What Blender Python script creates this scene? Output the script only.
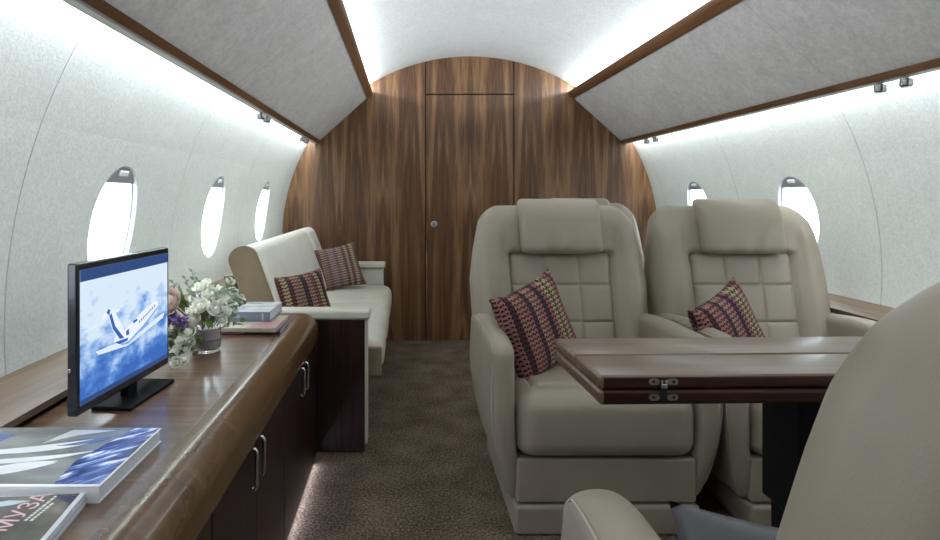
import bpy, bmesh, math, random
from mathutils import Vector, Matrix, Euler, noise

for o in list(bpy.data.objects):
    bpy.data.objects.remove(o)
SC = bpy.context.scene
COL = SC.collection
PI = math.pi

# ------------------------------------------------------------------ camera
cam_data = bpy.data.cameras.new('camera')
cam_data.sensor_width = 36.0
cam_data.lens = 24.0
cam_data.shift_x = 0.0681
cam_data.shift_y = -0.0787
cam_data.clip_start = 0.01
cam = bpy.data.objects.new('camera', cam_data)
cam.location = (-0.427, 0.0, 0.96)
cam.rotation_euler = (PI / 2, 0, 0)
COL.objects.link(cam)
SC.camera = cam

# ------------------------------------------------------------------ world, exposure
SC.view_settings.view_transform = 'Standard'
SC.view_settings.look = 'None'
SC.view_settings.gamma = 1.0
SC.view_settings.use_curve_mapping = False
SC.view_settings.exposure = 0.62
world = bpy.data.worlds.new('daylight')
SC.world = world
world.use_nodes = True
bg = world.node_tree.nodes['Background']
bg.inputs[0].default_value = (0.90, 0.955, 1.0, 1)
bg.inputs[1].default_value = 4.0

# ------------------------------------------------------------------ cove lights (LED strips hidden in the coves)
def strip_light(name, x, z, y0, y1, direction, power, color, width=0.02):
    l = bpy.data.lights.new(name, 'AREA')
    l.shape = 'RECTANGLE'
    l.size = y1 - y0
    l.size_y = width
    l.energy = power
    l.color = color
    o = bpy.data.objects.new(name, l)
    d = Vector(direction).normalized()
    za = -d
    xa = Vector((0, 1, 0))
    ya = za.cross(xa)
    m = Matrix((xa, ya, za)).transposed().to_4x4()
    m.translation = (x, (y0 + y1) / 2, z)
    o.matrix_world = m
    COL.objects.link(o)
    return o

COOL = (0.86, 0.94, 1.0)
for s in (-1, 1):
    strip_light('wall_cove_light', s * 1.043, 1.345, -0.6, 4.14, (s * 0.55, 0, -0.83), 12, COOL, 0.014)
    strip_light('ceiling_cove_light', s * 0.690, 1.662, -0.6, 4.14, (-s * 0.9, 0, 0.42), 12.5, (0.88, 0.95, 1.0), 0.014)
strip_light('toe_kick_light', -0.757, 0.014, -0.6, 2.24, (0.97, 0, -0.25), 1.2, (0.80, 0.80, 1.0), 0.012)

# ------------------------------------------------------------------ material helpers
def new_mat(name):
    m = bpy.data.materials.new(name)
    m.use_nodes = True
    nt = m.node_tree
    b = nt.nodes['Principled BSDF']
    return m, nt, b

def N(nt, kind, **kw):
    n = nt.nodes.new(kind)
    for k, v in kw.items():
        setattr(n, k, v)
    return n

def ramp(nt, stops, interp='LINEAR'):
    r = nt.nodes.new('ShaderNodeValToRGB')
    r.color_ramp.interpolation = interp
    el = r.color_ramp.elements
    while len(el) > 1:
        el.remove(el[-1])
    el[0].position = stops[0][0]
    el[0].color = (*stops[0][1], 1)
    for p, c in stops[1:]:
        e = el.new(p)
        e.color = (*c, 1)
    return r

def bump(nt, b, height, strength, dist=0.01):
    bn = N(nt, 'ShaderNodeBump')
    bn.inputs['Strength'].default_value = strength
    bn.inputs['Distance'].default_value = dist
    nt.links.new(height, bn.inputs['Height'])
    nt.links.new(bn.outputs[0], b.inputs['Normal'])

def mapped(nt, scale, coord='Object', rot=(0, 0, 0)):
    tc = N(nt, 'ShaderNodeTexCoord')
    mp = N(nt, 'ShaderNodeMapping')
    mp.inputs['Scale'].default_value = scale
    mp.inputs['Rotation'].default_value = rot
    nt.links.new(tc.outputs[coord], mp.inputs[0])
    return mp.outputs[0]

def plain(name, col, rough=0.5, metal=0.0, spec=0.5, coat=0.0, emit=None, es=0.0):
    m, nt, b = new_mat(name)
    b.inputs['Base Color'].default_value = (*col, 1)
    b.inputs['Roughness'].default_value = rough
    b.inputs['Metallic'].default_value = metal
    b.inputs['Specular IOR Level'].default_value = spec
    b.inputs['Coat Weight'].default_value = coat
    if emit:
        b.inputs['Emission Color'].default_value = (*emit, 1)
        b.inputs['Emission Strength'].default_value = es
    return m

def leather(name, col, rough=0.45, grain=260.0, bs=0.25, mottled=0.05):
    m, nt, b = new_mat(name)
    v = mapped(nt, (1, 1, 1))
    n1 = N(nt, 'ShaderNodeTexNoise'); n1.inputs['Scale'].default_value = 9; n1.inputs['Detail'].default_value = 4
    nt.links.new(v, n1.inputs['Vector'])
    r = ramp(nt, [(0.3, tuple(c * (1 - mottled) for c in col)), (0.7, tuple(min(1, c * (1 + mottled)) for c in col))])
    nt.links.new(n1.outputs[0], r.inputs[0])
    nt.links.new(r.outputs[0], b.inputs['Base Color'])
    n2 = N(nt, 'ShaderNodeTexVoronoi'); n2.inputs['Scale'].default_value = grain
    nt.links.new(v, n2.inputs['Vector'])
    bump(nt, b, n2.outputs['Distance'], bs, 0.0012)
    b.inputs['Roughness'].default_value = rough
    b.inputs['Specular IOR Level'].default_value = 0.4
    return m

def fabric_wall(name, col, scale, strength, mott, rough=0.75, fine=150, fmott=0.10):
    m, nt, b = new_mat(name)
    v = mapped(nt, (1, 1, 1))
    n1 = N(nt, 'ShaderNodeTexNoise'); n1.inputs['Scale'].default_value = scale; n1.inputs['Detail'].default_value = 8
    n1.inputs['Roughness'].default_value = 0.7
    n1.inputs['Distortion'].default_value = 0.8
    nt.links.new(v, n1.inputs['Vector'])
    r = ramp(nt, [(0.35, tuple(c * (1 - mott) for c in col)), (0.65, col)])
    nt.links.new(n1.outputs[0], r.inputs[0])
    n2 = N(nt, 'ShaderNodeTexNoise'); n2.inputs['Scale'].default_value = fine; n2.inputs['Detail'].default_value = 3
    n2.inputs['Distortion'].default_value = 1.0
    nt.links.new(v, n2.inputs['Vector'])
    r2 = ramp(nt, [(0.38, (1 - fmott, 1 - fmott, 1 - fmott)), (0.62, (1, 1, 1))])
    nt.links.new(n2.outputs[0], r2.inputs[0])
    mx = N(nt, 'ShaderNodeMix', data_type='RGBA', blend_type='MULTIPLY')
    mx.inputs[0].default_value = 1.0
    nt.links.new(r.outputs[0], mx.inputs[6]); nt.links.new(r2.outputs[0], mx.inputs[7])
    nt.links.new(mx.outputs[2], b.inputs['Base Color'])
    bump(nt, b, n2.outputs[0], strength, 0.003)
    b.inputs['Roughness'].default_value = rough
    return m

def wood(name, dark, mid, light, axis='Z', cross=11.0, along=0.55, rough=0.35, coat=0.0, mirror=False, fine=140.0, dist=1.2, spec=0.5, bs=0.06, rings=7.0):
    m, nt, b = new_mat(name)
    tc = N(nt, 'ShaderNodeTexCoord')
    sep = N(nt, 'ShaderNodeSeparateXYZ')
    nt.links.new(tc.outputs['Object'], sep.inputs[0])
    xs = sep.outputs[0]
    if mirror:
        md = N(nt, 'ShaderNodeMath', operation='PINGPONG'); md.inputs[1].default_value = 0.29
        nt.links.new(xs, md.inputs[0]); xs = md.outputs[0]
    cmb = N(nt, 'ShaderNodeCombineXYZ')
    nt.links.new(xs, cmb.inputs[0]); nt.links.new(sep.outputs[1], cmb.inputs[1]); nt.links.new(sep.outputs[2], cmb.inputs[2])
    def sc(cr, al):
        mp = N(nt, 'ShaderNodeMapping')
        s = {'X': (al, cr, cr), 'Y': (cr, al, cr), 'Z': (cr, cr, al), 'BAND': (al, cr, al)}[axis]
        mp.inputs['Scale'].default_value = s
        nt.links.new(cmb.outputs[0], mp.inputs[0])
        return mp.outputs[0]
    n1 = N(nt, 'ShaderNodeTexNoise'); n1.inputs['Scale'].default_value = 1; n1.inputs['Detail'].default_value = 7
    n1.inputs['Roughness'].default_value = 0.62; n1.inputs['Distortion'].default_value = dist
    nt.links.new(sc(cross, along), n1.inputs['Vector'])
    n2 = N(nt, 'ShaderNodeTexNoise'); n2.inputs['Scale'].default_value = 1; n2.inputs['Detail'].default_value = 4
    nt.links.new(sc(fine, 3.0), n2.inputs['Vector'])
    # cathedral bands: sharpen the broad noise into rings
    mu = N(nt, 'ShaderNodeMath', operation='MULTIPLY'); mu.inputs[1].default_value = rings
    nt.links.new(n1.outputs[0], mu.inputs[0])
    fr = N(nt, 'ShaderNodeMath', operation='PINGPONG'); fr.inputs[1].default_value = 1.0
    nt.links.new(mu.outputs[0], fr.inputs[0])
    mx = N(nt, 'ShaderNodeMath', operation='MULTIPLY_ADD'); mx.inputs[1].default_value = 0.35
    nt.links.new(fr.outputs[0], mx.inputs[0])
    m2 = N(nt, 'ShaderNodeMath', operation='MULTIPLY'); m2.inputs[1].default_value = 0.45
    nt.links.new(n1.outputs[0], m2.inputs[0])
    nt.links.new(m2.outputs[0], mx.inputs[2])
    m3 = N(nt, 'ShaderNodeMath', operation='MULTIPLY_ADD'); m3.inputs[1].default_value = 0.30
    nt.links.new(n2.outputs[0], m3.inputs[0]); nt.links.new(mx.outputs[0], m3.inputs[2])
    r = ramp(nt, [(0.30, dark), (0.52, mid), (0.78, light)])
    nt.links.new(m3.outputs[0], r.inputs[0])
    nt.links.new(r.outputs[0], b.inputs['Base Color'])
    b.inputs['Roughness'].default_value = rough
    b.inputs['Specular IOR Level'].default_value = spec
    b.inputs['Coat Weight'].default_value = coat
    b.inputs['Coat Roughness'].default_value = 0.15
    bump(nt, b, n2.outputs[0], bs, 0.001)
    return m

MT = {}
MT['wall'] = fabric_wall('embossed_cream_wall', (0.80, 0.83, 0.785), 5, 0.16, 0.05, fine=120, fmott=0.13)
MT['ceiling'] = fabric_wall('embossed_ceiling', (0.83, 0.85, 0.84), 6, 0.14, 0.05, fine=90, fmott=0.13)
MT['seam'] = plain('seam_gasket', (0.62, 0.63, 0.61), 0.8)
MT['bin'] = fabric_wall('suede_bin_panel', (0.70, 0.675, 0.66), 9, 0.08, 0.15, fine=55, fmott=0.14)
MT['binedge'] = plain('cream_bin_underside', (0.60, 0.62, 0.56), 0.6)
MT['walnut'] = wood('bookmatched_walnut', (0.036, 0.015, 0.007), (0.145, 0.068, 0.029), (0.32, 0.175, 0.080), 'Z', 6.5, 0.40, 0.38, mirror=True, dist=1.8)
MT['trimwood'] = wood('walnut_trim', (0.07, 0.028, 0.012), (0.14, 0.062, 0.026), (0.22, 0.11, 0.05), 'Y', 14, 0.5, 0.35)
MT['counter'] = wood('walnut_counter', (0.058, 0.028, 0.015), (0.125, 0.067, 0.036), (0.21, 0.125, 0.068), 'X', 10, 0.6, 0.28, coat=0.7)
MT['nose'] = wood('walnut_counter_nosing', (0.050, 0.023, 0.008), (0.110, 0.055, 0.019), (0.19, 0.102, 0.040), 'BAND', 9, 0.15, 0.22, coat=0.5, dist=0.0, bs=0.0, rings=3.0, fine=60)
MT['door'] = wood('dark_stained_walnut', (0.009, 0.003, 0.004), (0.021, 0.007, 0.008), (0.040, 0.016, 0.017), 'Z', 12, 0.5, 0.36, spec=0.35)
MT['tabletop'] = wood('table_veneer', (0.075, 0.040, 0.022), (0.135, 0.080, 0.046), (0.20, 0.125, 0.075), 'X', 34, 0.7, 0.30, coat=0.25, dist=0.5)
MT['tableedge'] = wood('table_mahogany_edge', (0.012, 0.004, 0.003), (0.030, 0.009, 0.006), (0.055, 0.019, 0.012), 'X', 30, 0.8, 0.40, spec=0.3)
MT['ledge'] = wood('walnut_ledge', (0.10, 0.064, 0.036), (0.155, 0.102, 0.060), (0.21, 0.145, 0.09), 'Y', 14, 0.5, 0.4)
MT['black'] = plain('black_lacquer', (0.004, 0.004, 0.0045), 0.6, spec=0.12)
MT['dark'] = plain('dark_gap', (0.01, 0.008, 0.007), 0.9)
MT['leather'] = leather('taupe_leather', (0.350, 0.303, 0.236), 0.38, 420, 0.10)
MT['leather2'] = leather('highlight_piping', (0.46, 0.43, 0.37), 0.5)  # leather tone lightened: soft highlight on the arm edges painted into the piping
MT['sofa'] = leather('cream_sofa_cloth', (0.62, 0.60, 0.52), 0.6, 300, 0.2)
MT['tan'] = leather('tan_sofa_side', (0.25, 0.19, 0.12), 0.5, 120, 0.5, 0.15)
MT['steel'] = plain('brushed_steel', (0.62, 0.62, 0.62), 0.25, 1.0)
MT['brass'] = plain('nickel_hinge', (0.42, 0.39, 0.33), 0.35, 1.0)
MT['blacksteel'] = plain('smoked_steel', (0.16, 0.16, 0.16), 0.3, 1.0)
MT['white'] = plain('white_paper', (0.78, 0.80, 0.84), 0.6)
MT['pages'] = plain('page_edges', (0.66, 0.69, 0.75), 0.8)

def carpet_mat():
    m, nt, b = new_mat('brown_carpet')
    v = mapped(nt, (1, 1, 1))
    n1 = N(nt, 'ShaderNodeTexNoise'); n1.inputs['Scale'].default_value = 130; n1.inputs['Detail'].default_value = 5
    n2 = N(nt, 'ShaderNodeTexNoise'); n2.inputs['Scale'].default_value = 7; n2.inputs['Detail'].default_value = 4
    nt.links.new(v, n1.inputs['Vector']); nt.links.new(v, n2.inputs['Vector'])
    a = N(nt, 'ShaderNodeMath', operation='MULTIPLY_ADD'); a.inputs[1].default_value = 0.25
    nt.links.new(n2.outputs[0], a.inputs[0]); 
    h = N(nt, 'ShaderNodeMath', operation='MULTIPLY'); h.inputs[1].default_value = 0.75
    nt.links.new(n1.outputs[0], h.inputs[0]); nt.links.new(h.outputs[0], a.inputs[2])
    r = ramp(nt, [(0.36, (0.055, 0.041, 0.026)), (0.5, (0.145, 0.112, 0.078)), (0.64, (0.29, 0.23, 0.17))])
    nt.links.new(a.outputs[0], r.inputs[0])
    nt.links.new(r.outputs[0], b.inputs['Base Color'])
    b.inputs['Roughness'].default_value = 0.95
    b.inputs['Specular IOR Level'].default_value = 0.1
    bump(nt, b, n1.outputs[0], 0.8, 0.006)
    return m
MT['carpet'] = carpet_mat()

def stripe_mat(name, stops, half=0.17, rows=46.0, cols=40.0):
    """woven cushion cloth: coloured stripes along local z with rows of dark knit stitches"""
    m, nt, b = new_mat(name)
    tc = N(nt, 'ShaderNodeTexCoord')
    sep = N(nt, 'ShaderNodeSeparateXYZ')
    nt.links.new(tc.outputs['Object'], sep.inputs[0])
    mr = N(nt, 'ShaderNodeMapRange'); mr.inputs[1].default_value = -half; mr.inputs[2].default_value = half
    nt.links.new(sep.outputs[0], mr.inputs[0])
    r = ramp(nt, stops, 'CONSTANT')
    nt.links.new(mr.outputs[0], r.inputs[0])
    def trig(src, k, ph=None):
        a = N(nt, 'ShaderNodeMath', operation='MULTIPLY'); a.inputs[1].default_value = k
        nt.links.new(src, a.inputs[0])
        s = N(nt, 'ShaderNodeMath', operation='SINE')
        if ph is not None:
            p = N(nt, 'ShaderNodeMath', operation='ADD')
            nt.links.new(a.outputs[0], p.inputs[0]); nt.links.new(ph, p.inputs[1])
            nt.links.new(p.outputs[0], s.inputs[0])
        else:
            nt.links.new(a.outputs[0], s.inputs[0])
        return s.outputs[0]
    sx = trig(sep.outputs[0], cols / half * PI / 2)
    ph = N(nt, 'ShaderNodeMath', operation='MULTIPLY'); ph.inputs[1].default_value = 1.2
    nt.links.new(sx, ph.inputs[0])
    sz = trig(sep.outputs[2], rows / half * PI / 2, ph.outputs[0])
    pr = N(nt, 'ShaderNodeMath', operation='MULTIPLY')
    nt.links.new(sx, pr.inputs[0]); nt.links.new(sz, pr.inputs[1])
    gt = N(nt, 'ShaderNodeMapRange'); gt.inputs[1].default_value = 0.0; gt.inputs[2].default_value = 0.35
    nt.links.new(pr.outputs[0], gt.inputs[0])
    # stitches are darker: multiply towards near-black
    mix = N(nt, 'ShaderNodeMix', data_type='RGBA')
    mix.inputs[7].default_value = (0.022, 0.012, 0.014, 1)
    nt.links.new(gt.outputs[0], mix.inputs[0])
    nt.links.new(r.outputs[0], mix.inputs[6])
    nt.links.new(mix.outputs[2], b.inputs['Base Color'])
    b.inputs['Roughness'].default_value = 0.85
    b.inputs['Specular IOR Level'].default_value = 0.2
    bump(nt, b, pr.outputs[0], 0.4, 0.003)
    return m
ST_A = [(0.0, (.06, .03, .035)), (.05, (.34, .15, .14)), (.13, (.07, .035, .045)), (.19, (.36, .17, .14)), (.27, (.30, .14, .13)),
        (.33, (.07, .04, .06)), (.39, (.36, .22, .16)), (.45, (.34, .15, .15)), (.52, (.06, .035, .06)), (.58, (.32, .13, .13)),
        (.64, (.42, .33, .19)), (.69, (.15, .16, .07)), (.72, (.42, .33, .20)), (.78, (.30, .13, .13)), (.85, (.08, .05, .06)),
        (.89, (.35, .17, .17)), (.95, (.16, .06, .07))]
ST_B = [(0.0, (.10, .05, .04)), (.06, (.33, .24, .12)), (.13, (.13, .05, .05)), (.20, (.36, .28, .16)), (.27, (.08, .04, .04)),
        (.33, (.32, .16, .13)), (.40, (.26, .18, .11)), (.47, (.06, .035, .045)), (.54, (.32, .18, .15)), (.62, (.20, .08, .08)),
        (.68, (.36, .29, .16)), (.74, (.07, .04, .05)), (.80, (.30, .14, .13)), (.87, (.34, .25, .16)), (.94, (.09, .04, .05))]
ST_C = [(0.0, (.22, .11, .08)), (.06, (.28, .16, .11)), (.14, (.20, .10, .09)), (.20, (.32, .21, .16)), (.28, (.26, .15, .14)),
        (.34, (.34, .25, .24)), (.44, (.27, .16, .16)), (.50, (.36, .28, .24)), (.58, (.23, .12, .11)), (.64, (.44, .36, .22)),
        (.68, (.21, .11, .09)), (.74, (.44, .37, .24)), (.80, (.25, .14, .12)), (.90, (.30, .19, .16))]
MT['stripeA'] = stripe_mat('woven_pink_black_stripe', ST_A)
MT['stripeB'] = stripe_mat('woven_ochre_dark_stripe', ST_B)
MT['stripeC'] = stripe_mat('woven_soft_brown_stripe', ST_C)
MT['satin'] = plain('grey_blue_satin', (0.080, 0.074, 0.088), 0.42, spec=0.6)

# ------------------------------------------------------------------ mesh helpers
class MB:
    def __init__(s):
        s.v, s.f, s.m = [], [], []
    def add(s, vf, mi=0):
        v, f = vf
        o = len(s.v)
        s.v += [tuple(p) for p in v]
        s.f += [tuple(i + o for i in q) for q in f]
        s.m += [mi] * len(f)
        return s
    def build(s, name, mats, parent=None, world=False, smooth=35):
        me = bpy.data.meshes.new(name)
        v = s.v
        if world and parent is not None:
            L = parent.location
            v = [(a - L.x, b - L.y, c - L.z) for a, b, c in v]
        me.from_pydata(v, [], s.f)
        if not isinstance(mats, (list, tuple)):
            mats = [mats]
        for m in mats:
            me.materials.append(m)
        me.polygons.foreach_set('material_index', s.m)
        me.update()
        bm = bmesh.new(); bm.from_mesh(me)
        bmesh.ops.recalc_face_normals(bm, faces=bm.faces)
        bm.to_mesh(me); bm.free()
        me.polygons.foreach_set('use_smooth', [True] * len(me.polygons))
        if smooth and smooth < 179:
            me.set_sharp_from_angle(angle=math.radians(smooth))
        o = bpy.data.objects.new(name, me)
        COL.objects.link(o)
        if smooth == 35:
            wn = o.modifiers.new('weighted_normal', 'WEIGHTED_NORMAL')
            wn.keep_sharp = True
        if parent is not None:
            o.parent = parent
        return o

def thing(name, label, cat, loc=(0, 0, 0), rz=0.0, group=None):
    o = bpy.data.objects.new(name, None)
    o.empty_display_size = 0.1
    o.location = loc
    o.rotation_euler = (0, 0, rz)
    COL.objects.link(o)
    o['label'] = label
    o['category'] = cat
    if group:
        o['group'] = group
    return o

def tag(o, label, cat, group=None):
    o['label'] = label
    o['category'] = cat
    if group:
        o['group'] = group
    return o

def struct(o):
    o['kind'] = 'structure'
    return o

def axis_samples(h, r, n, m=4):
    inner = h - r
    out = []
    for i in range(m, 0, -1):
        out.append(-inner - r * math.tan(PI / 4 * i / m))
    for i in range(n + 1):
        out.append(-inner + 2 * inner * i / n)
    for i in range(1, m + 1):
        out.append(inner + r * math.tan(PI / 4 * i / m))
    return out

def rbox(c, h, r, n=(2, 2, 2), m=4, deform=None):
    """rounded box centred on c with half sizes h; deform maps a local point to a new local point"""
    r = min(r, min(h) * 0.999)
    A = [axis_samples(h[i], r, n[i], m) for i in range(3)]
    L = [len(a) - 1 for a in A]
    idx, verts, faces = {}, [], []
    def vid(i, j, k):
        key = (i, j, k)
        if key not in idx:
            p = Vector((A[0][i], A[1][j], A[2][k]))
            q = Vector([max(-(h[t] - r), min(h[t] - r, p[t])) for t in range(3)])
            d = p - q
            if d.length > 1e-9:
                d = d.normalized() * r
            p = q + d
            if deform:
                p = deform(p)
            idx[key] = len(verts)
            verts.append((p.x + c[0], p.y + c[1], p.z + c[2]))
        return idx[key]
    for k in (0, L[2]):
        for i in range(L[0]):
            for j in range(L[1]):
                faces.append((vid(i, j, k), vid(i + 1, j, k), vid(i + 1, j + 1, k), vid(i, j + 1, k)))
    for j in (0, L[1]):
        for i in range(L[0]):
            for k in range(L[2]):
                faces.append((vid(i, j, k), vid(i + 1, j, k), vid(i + 1, j, k + 1), vid(i, j, k + 1)))
    for i in (0, L[0]):
        for j in range(L[1]):
            for k in range(L[2]):
                faces.append((vid(i, j, k), vid(i, j + 1, k), vid(i, j + 1, k + 1), vid(i, j, k + 1)))
    return verts, faces

def box(x0, x1, y0, y1, z0, z1, r=0.003, n=(1, 1, 1), m=2, deform=None):
    return rbox(((x0 + x1) / 2, (y0 + y1) / 2, (z0 + z1) / 2), (abs(x1 - x0) / 2, abs(y1 - y0) / 2, abs(z1 - z0) / 2), r, n, m, deform)

def extrude_y(pts, y0, y1, caps=True, ys=None):
    """closed profile (x,z) swept along y"""
    n = len(pts)
    ys = ys or [y0, y1]
    v = [(x, y, z) for y in ys for x, z in pts]
    f = []
    for a in range(len(ys) - 1):
        for i in range(n):
            j = (i + 1) % n
            f.append((a * n + i, a * n + j, (a + 1) * n + j, (a + 1) * n + i))
    if caps:
        f.append(tuple(range(n)))
        f.append(tuple((len(ys) - 1) * n + i for i in reversed(range(n))))
    return v, f

def prism(pts, d0, d1, plane='XZ'):
    """flat polygon given in a plane, thickened from d0 to d1 along the third axis"""
    def P(a, b, d):
        return {'XZ': (a, d, b), 'XY': (a, b, d), 'YZ': (d, a, b)}[plane]
    n = len(pts)
    v = [P(a, b, d0) for a, b in pts] + [P(a, b, d1) for a, b in pts]
    f = [tuple(range(n)), tuple(reversed(range(n, 2 * n)))]
    for i in range(n):
        j = (i + 1) % n
        f.append((i, j, n + j, n + i))
    return v, f

def tube(path, r, seg=8, closed=False):
    P = [Vector(p) for p in path]
    n = len(P)
    v, f = [], []
    up = Vector((0.13, 0.27, 0.95)).normalized()
    for i, p in enumerate(P):
        if closed:
            t = P[(i + 1) % n] - P[i - 1]
        else:
            t = P[min(i + 1, n - 1)] - P[max(i - 1, 0)]
        t.normalize()
        a = t.cross(up)
        if a.length < 1e-3:
            a = t.cross(Vector((1, 0, 0)))
        a.normalize()
        b = t.cross(a).normalized()
        up = b if False else up
        rr = r[i] if isinstance(r, (list, tuple)) else r
        for k in range(seg):
            an = 2 * PI * k / seg
            v.append(tuple(p + a * (rr * math.cos(an)) + b * (rr * math.sin(an))))
    rng = n if closed else n - 1
    for i in range(rng):
        for k in range(seg):
            i2 = (i + 1) % n
            f.append((i * seg + k, i * seg + (k + 1) % seg, i2 * seg + (k + 1) % seg, i2 * seg + k))
    if not closed:
        f.append(tuple(range(seg)))
        f.append(tuple(reversed(range((n - 1) * seg, n * seg))))
    return v, f

def lathe(prof, c=(0, 0, 0), seg=24, axis='Z'):
    v, f = [], []
    n = len(prof)
    for r, z in prof:
        for k in range(seg):
            a = 2 * PI * k / seg
            x, y = r * math.cos(a), r * math.sin(a)
            p = {'Z': (x, y, z), 'Y': (x, z, y), 'X': (z, x, y)}[axis]
            v.append((p[0] + c[0], p[1] + c[1], p[2] + c[2]))
    for i in range(n - 1):
        for k in range(seg):
            f.append((i * seg + k, i * seg + (k + 1) % seg, (i + 1) * seg + (k + 1) % seg, (i + 1) * seg + k))
    f.append(tuple(range(seg)))
    f.append(tuple(reversed(range((n - 1) * seg, n * seg))))
    return v, f

def cyl(c, r, z0, z1, seg=20, axis='Z', bev=0.001):
    return lathe([(r - bev, z0), (r, z0 + bev), (r, z1 - bev), (r - bev, z1)], c, seg, axis)

def xform(vf, M):
    return [tuple(M @ Vector(p)) for p in vf[0]], vf[1]

def sstep(a, b, x):
    t = max(0.0, min(1.0, (x - a) / (b - a)))
    return t * t * (3 - 2 * t)

# ------------------------------------------------------------------ cabin cross-section
Y_NEAR, Y_FAR = -1.4, 4.18
RS, ZS = 1.25, 0.68          # side wall circle
RC, ZC = 1.30, 0.587         # flatter ceiling circle
X_J = 0.95                   # where the two meet, behind the bins
def side_x(z):
    return math.sqrt(max(0.0, RS * RS - (z - ZS) ** 2))
def ceil_z(x):
    return ZC + math.sqrt(RC * RC - x * x)
ANG0 = math.asin((0 - ZS) / RS)
ANG1 = math.asin((ceil_z(X_J) - ZS) / RS) + 0.012
def side_pt(a):
    return RS * math.cos(a), ZS + RS * math.sin(a)

# floor
struct(MB().add(box(-1.11, 1.11, Y_NEAR, Y_FAR, -0.03, 0.0, 0.002)).build('floor', MT['carpet']))

# ceiling
mb = MB()
pts = [(X_J * math.sin(PI / 2 * i / 20) if False else -X_J + 2 * X_J * i / 40) for i in range(41)]
prof = [(x, ceil_z(x)) for x in pts] + [(x, ceil_z(x) + 0.03) for x in reversed(pts)]
mb.add(extrude_y(prof, Y_NEAR, Y_FAR))
struct(mb.build('ceiling', MT['ceiling']))

# side walls with oval window openings
WINS = {-1: [-0.055, 0.838, 1.730, 2.622, 3.515], 1: [-0.035, 0.862, 1.76, 2.657, 3.555]}
SEAMS = {-1: [0.392, 1.284, 2.176, 3.068, 3.962], 1: [0.414, 1.311, 2.208, 3.106, 4.002]}
WIN_ZC = 0.875
WA = math.asin((WIN_ZC - ZS) / RS)      # angle of the window centre
W_HALF_T = 0.172                        # half height along the arc
W_HALF_Y = 0.132                        # half width
def superell(a, p=2.1):
    c, s_ = math.cos(a), math.sin(a)
    return (math.copysign(abs(c) ** (2 / p), c), math.copysign(abs(s_) ** (2 / p), s_))

def side_wall(sgn, name):
    mb = MB()
    WIN_Y, SEAM_Y = WINS[sgn], SEAMS[sgn]
    K = 12
    cell_y, cell_t = 0.20, 0.24
    a_lo, a_hi = WA - cell_t / RS, WA + cell_t / RS
    def surf(a, y, out=0.0):
        x = (RS + out) * math.cos(a); z = ZS + (RS + out) * math.sin(a)
        if z < 0.3:
            x = max(x, 1.105)
        return (sgn * x, y, z)
    alist = [ANG0 + (a_lo - ANG0) * i / 10 for i in range(11)]
    mids = [a_lo + (a_hi - a_lo) * i / K for i in range(K + 1)]
    tops = [a_hi + (ANG1 - a_hi) * i / 10 for i in range(11)]
    seams = [s for s in SEAM_Y]
    ys = sorted(set([Y_NEAR, Y_FAR] + [w - cell_y for w in WIN_Y] + [w + cell_y for w in WIN_Y] +
                    [s + d for s in seams for d in (-0.0022, 0.0, 0.0022)]))
    def strip(angles, y0, y1, mi=0, d0=0.0, d1=0.0):
        v, f = [], []
        for a in angles:
            v.append(surf(a, y0, d0)); v.append(surf(a, y1, d1))
        for i in range(len(angles) - 1):
            f.append((2 * i, 2 * i + 1, 2 * i + 3, 2 * i + 2))
        mb.add((v, f), mi)
    for i in range(len(ys) - 1):
        y0, y1 = ys[i], ys[i + 1]
        d0 = 0.006 if y0 in seams else 0.0
        d1 = 0.006 if y1 in seams else 0.0
        mi = 1 if (d0 or d1) else 0
        is_cell = any(abs((y0 + y1) / 2 - w) < 1e-6 for w in WIN_Y)
        strip(alist, y0, y1, mi, d0, d1)
        strip(tops, y0, y1, mi, d0, d1)
        if not is_cell:
            strip(mids, y0, y1, mi, d0, d1)
        else:
            w = (y0 + y1) / 2
            rect = []
            for j in range(K): rect.append((a_lo + (a_hi - a_lo) * j / K, y1))
            for j in range(K): rect.append((a_hi, y1 - (y1 - y0) * j / K))
            for j in range(K): rect.append((a_hi - (a_hi - a_lo) * j / K, y0))
            for j in range(K): rect.append((a_lo, y0 + (y1 - y0) * j / K))
            nr = len(rect)
            ell = []
            for (a, y) in rect:
                an = math.atan2((a - WA) * RS / cell_t, (y - w) / cell_y)
                ex, ey = superell(an)
                ell.append((WA + ey * W_HALF_T / RS, w + ex * W_HALF_Y))
            rings = []
            for t in (0, 0.35, 0.7, 1.0):
                rings.append([surf(a + (ea - a) * t, y + (ey - y) * t) for (a, y), (ea, ey) in zip(rect, ell)])
            # soft lip and reveal going outwards
            for d, k in ((0.003, 0.985), (0.007, 0.972), (0.024, 0.965)):
                rings.append([surf(WA + (ea - WA) * k, w + (ey - w) * k, d) for ea, ey in ell])
            v = [p for rg in rings for p in rg]
            f = []
            for q in range(len(rings) - 1):
                for j in range(nr):
                    j2 = (j + 1) % nr
                    f.append((q * nr + j, q * nr + j2, (q + 1) * nr + j2, (q + 1) * nr + j))
            mb.add((v, f), 0)
    # closed top edge to the ceiling joint
    return struct(mb.build(name, [MT['wall'], MT['seam']], smooth=22))

side_wall(-1, 'wall_left')
side_wall(1, 'wall_right')

def ring_on_wall(sgn, w, scale, d, n=40, lo=-1, hi=1):
    out = []
    for i in range(n):
        an = 2 * PI * i / n
        ex, ey = superell(an)
        ey = max(lo, min(hi, ey))
        a = WA + ey * W_HALF_T * scale / RS
        out.append((sgn * (RS + d) * math.cos(a), w + ex * W_HALF_Y * scale, ZS + (RS + d) * math.sin(a)))
    return out

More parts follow.
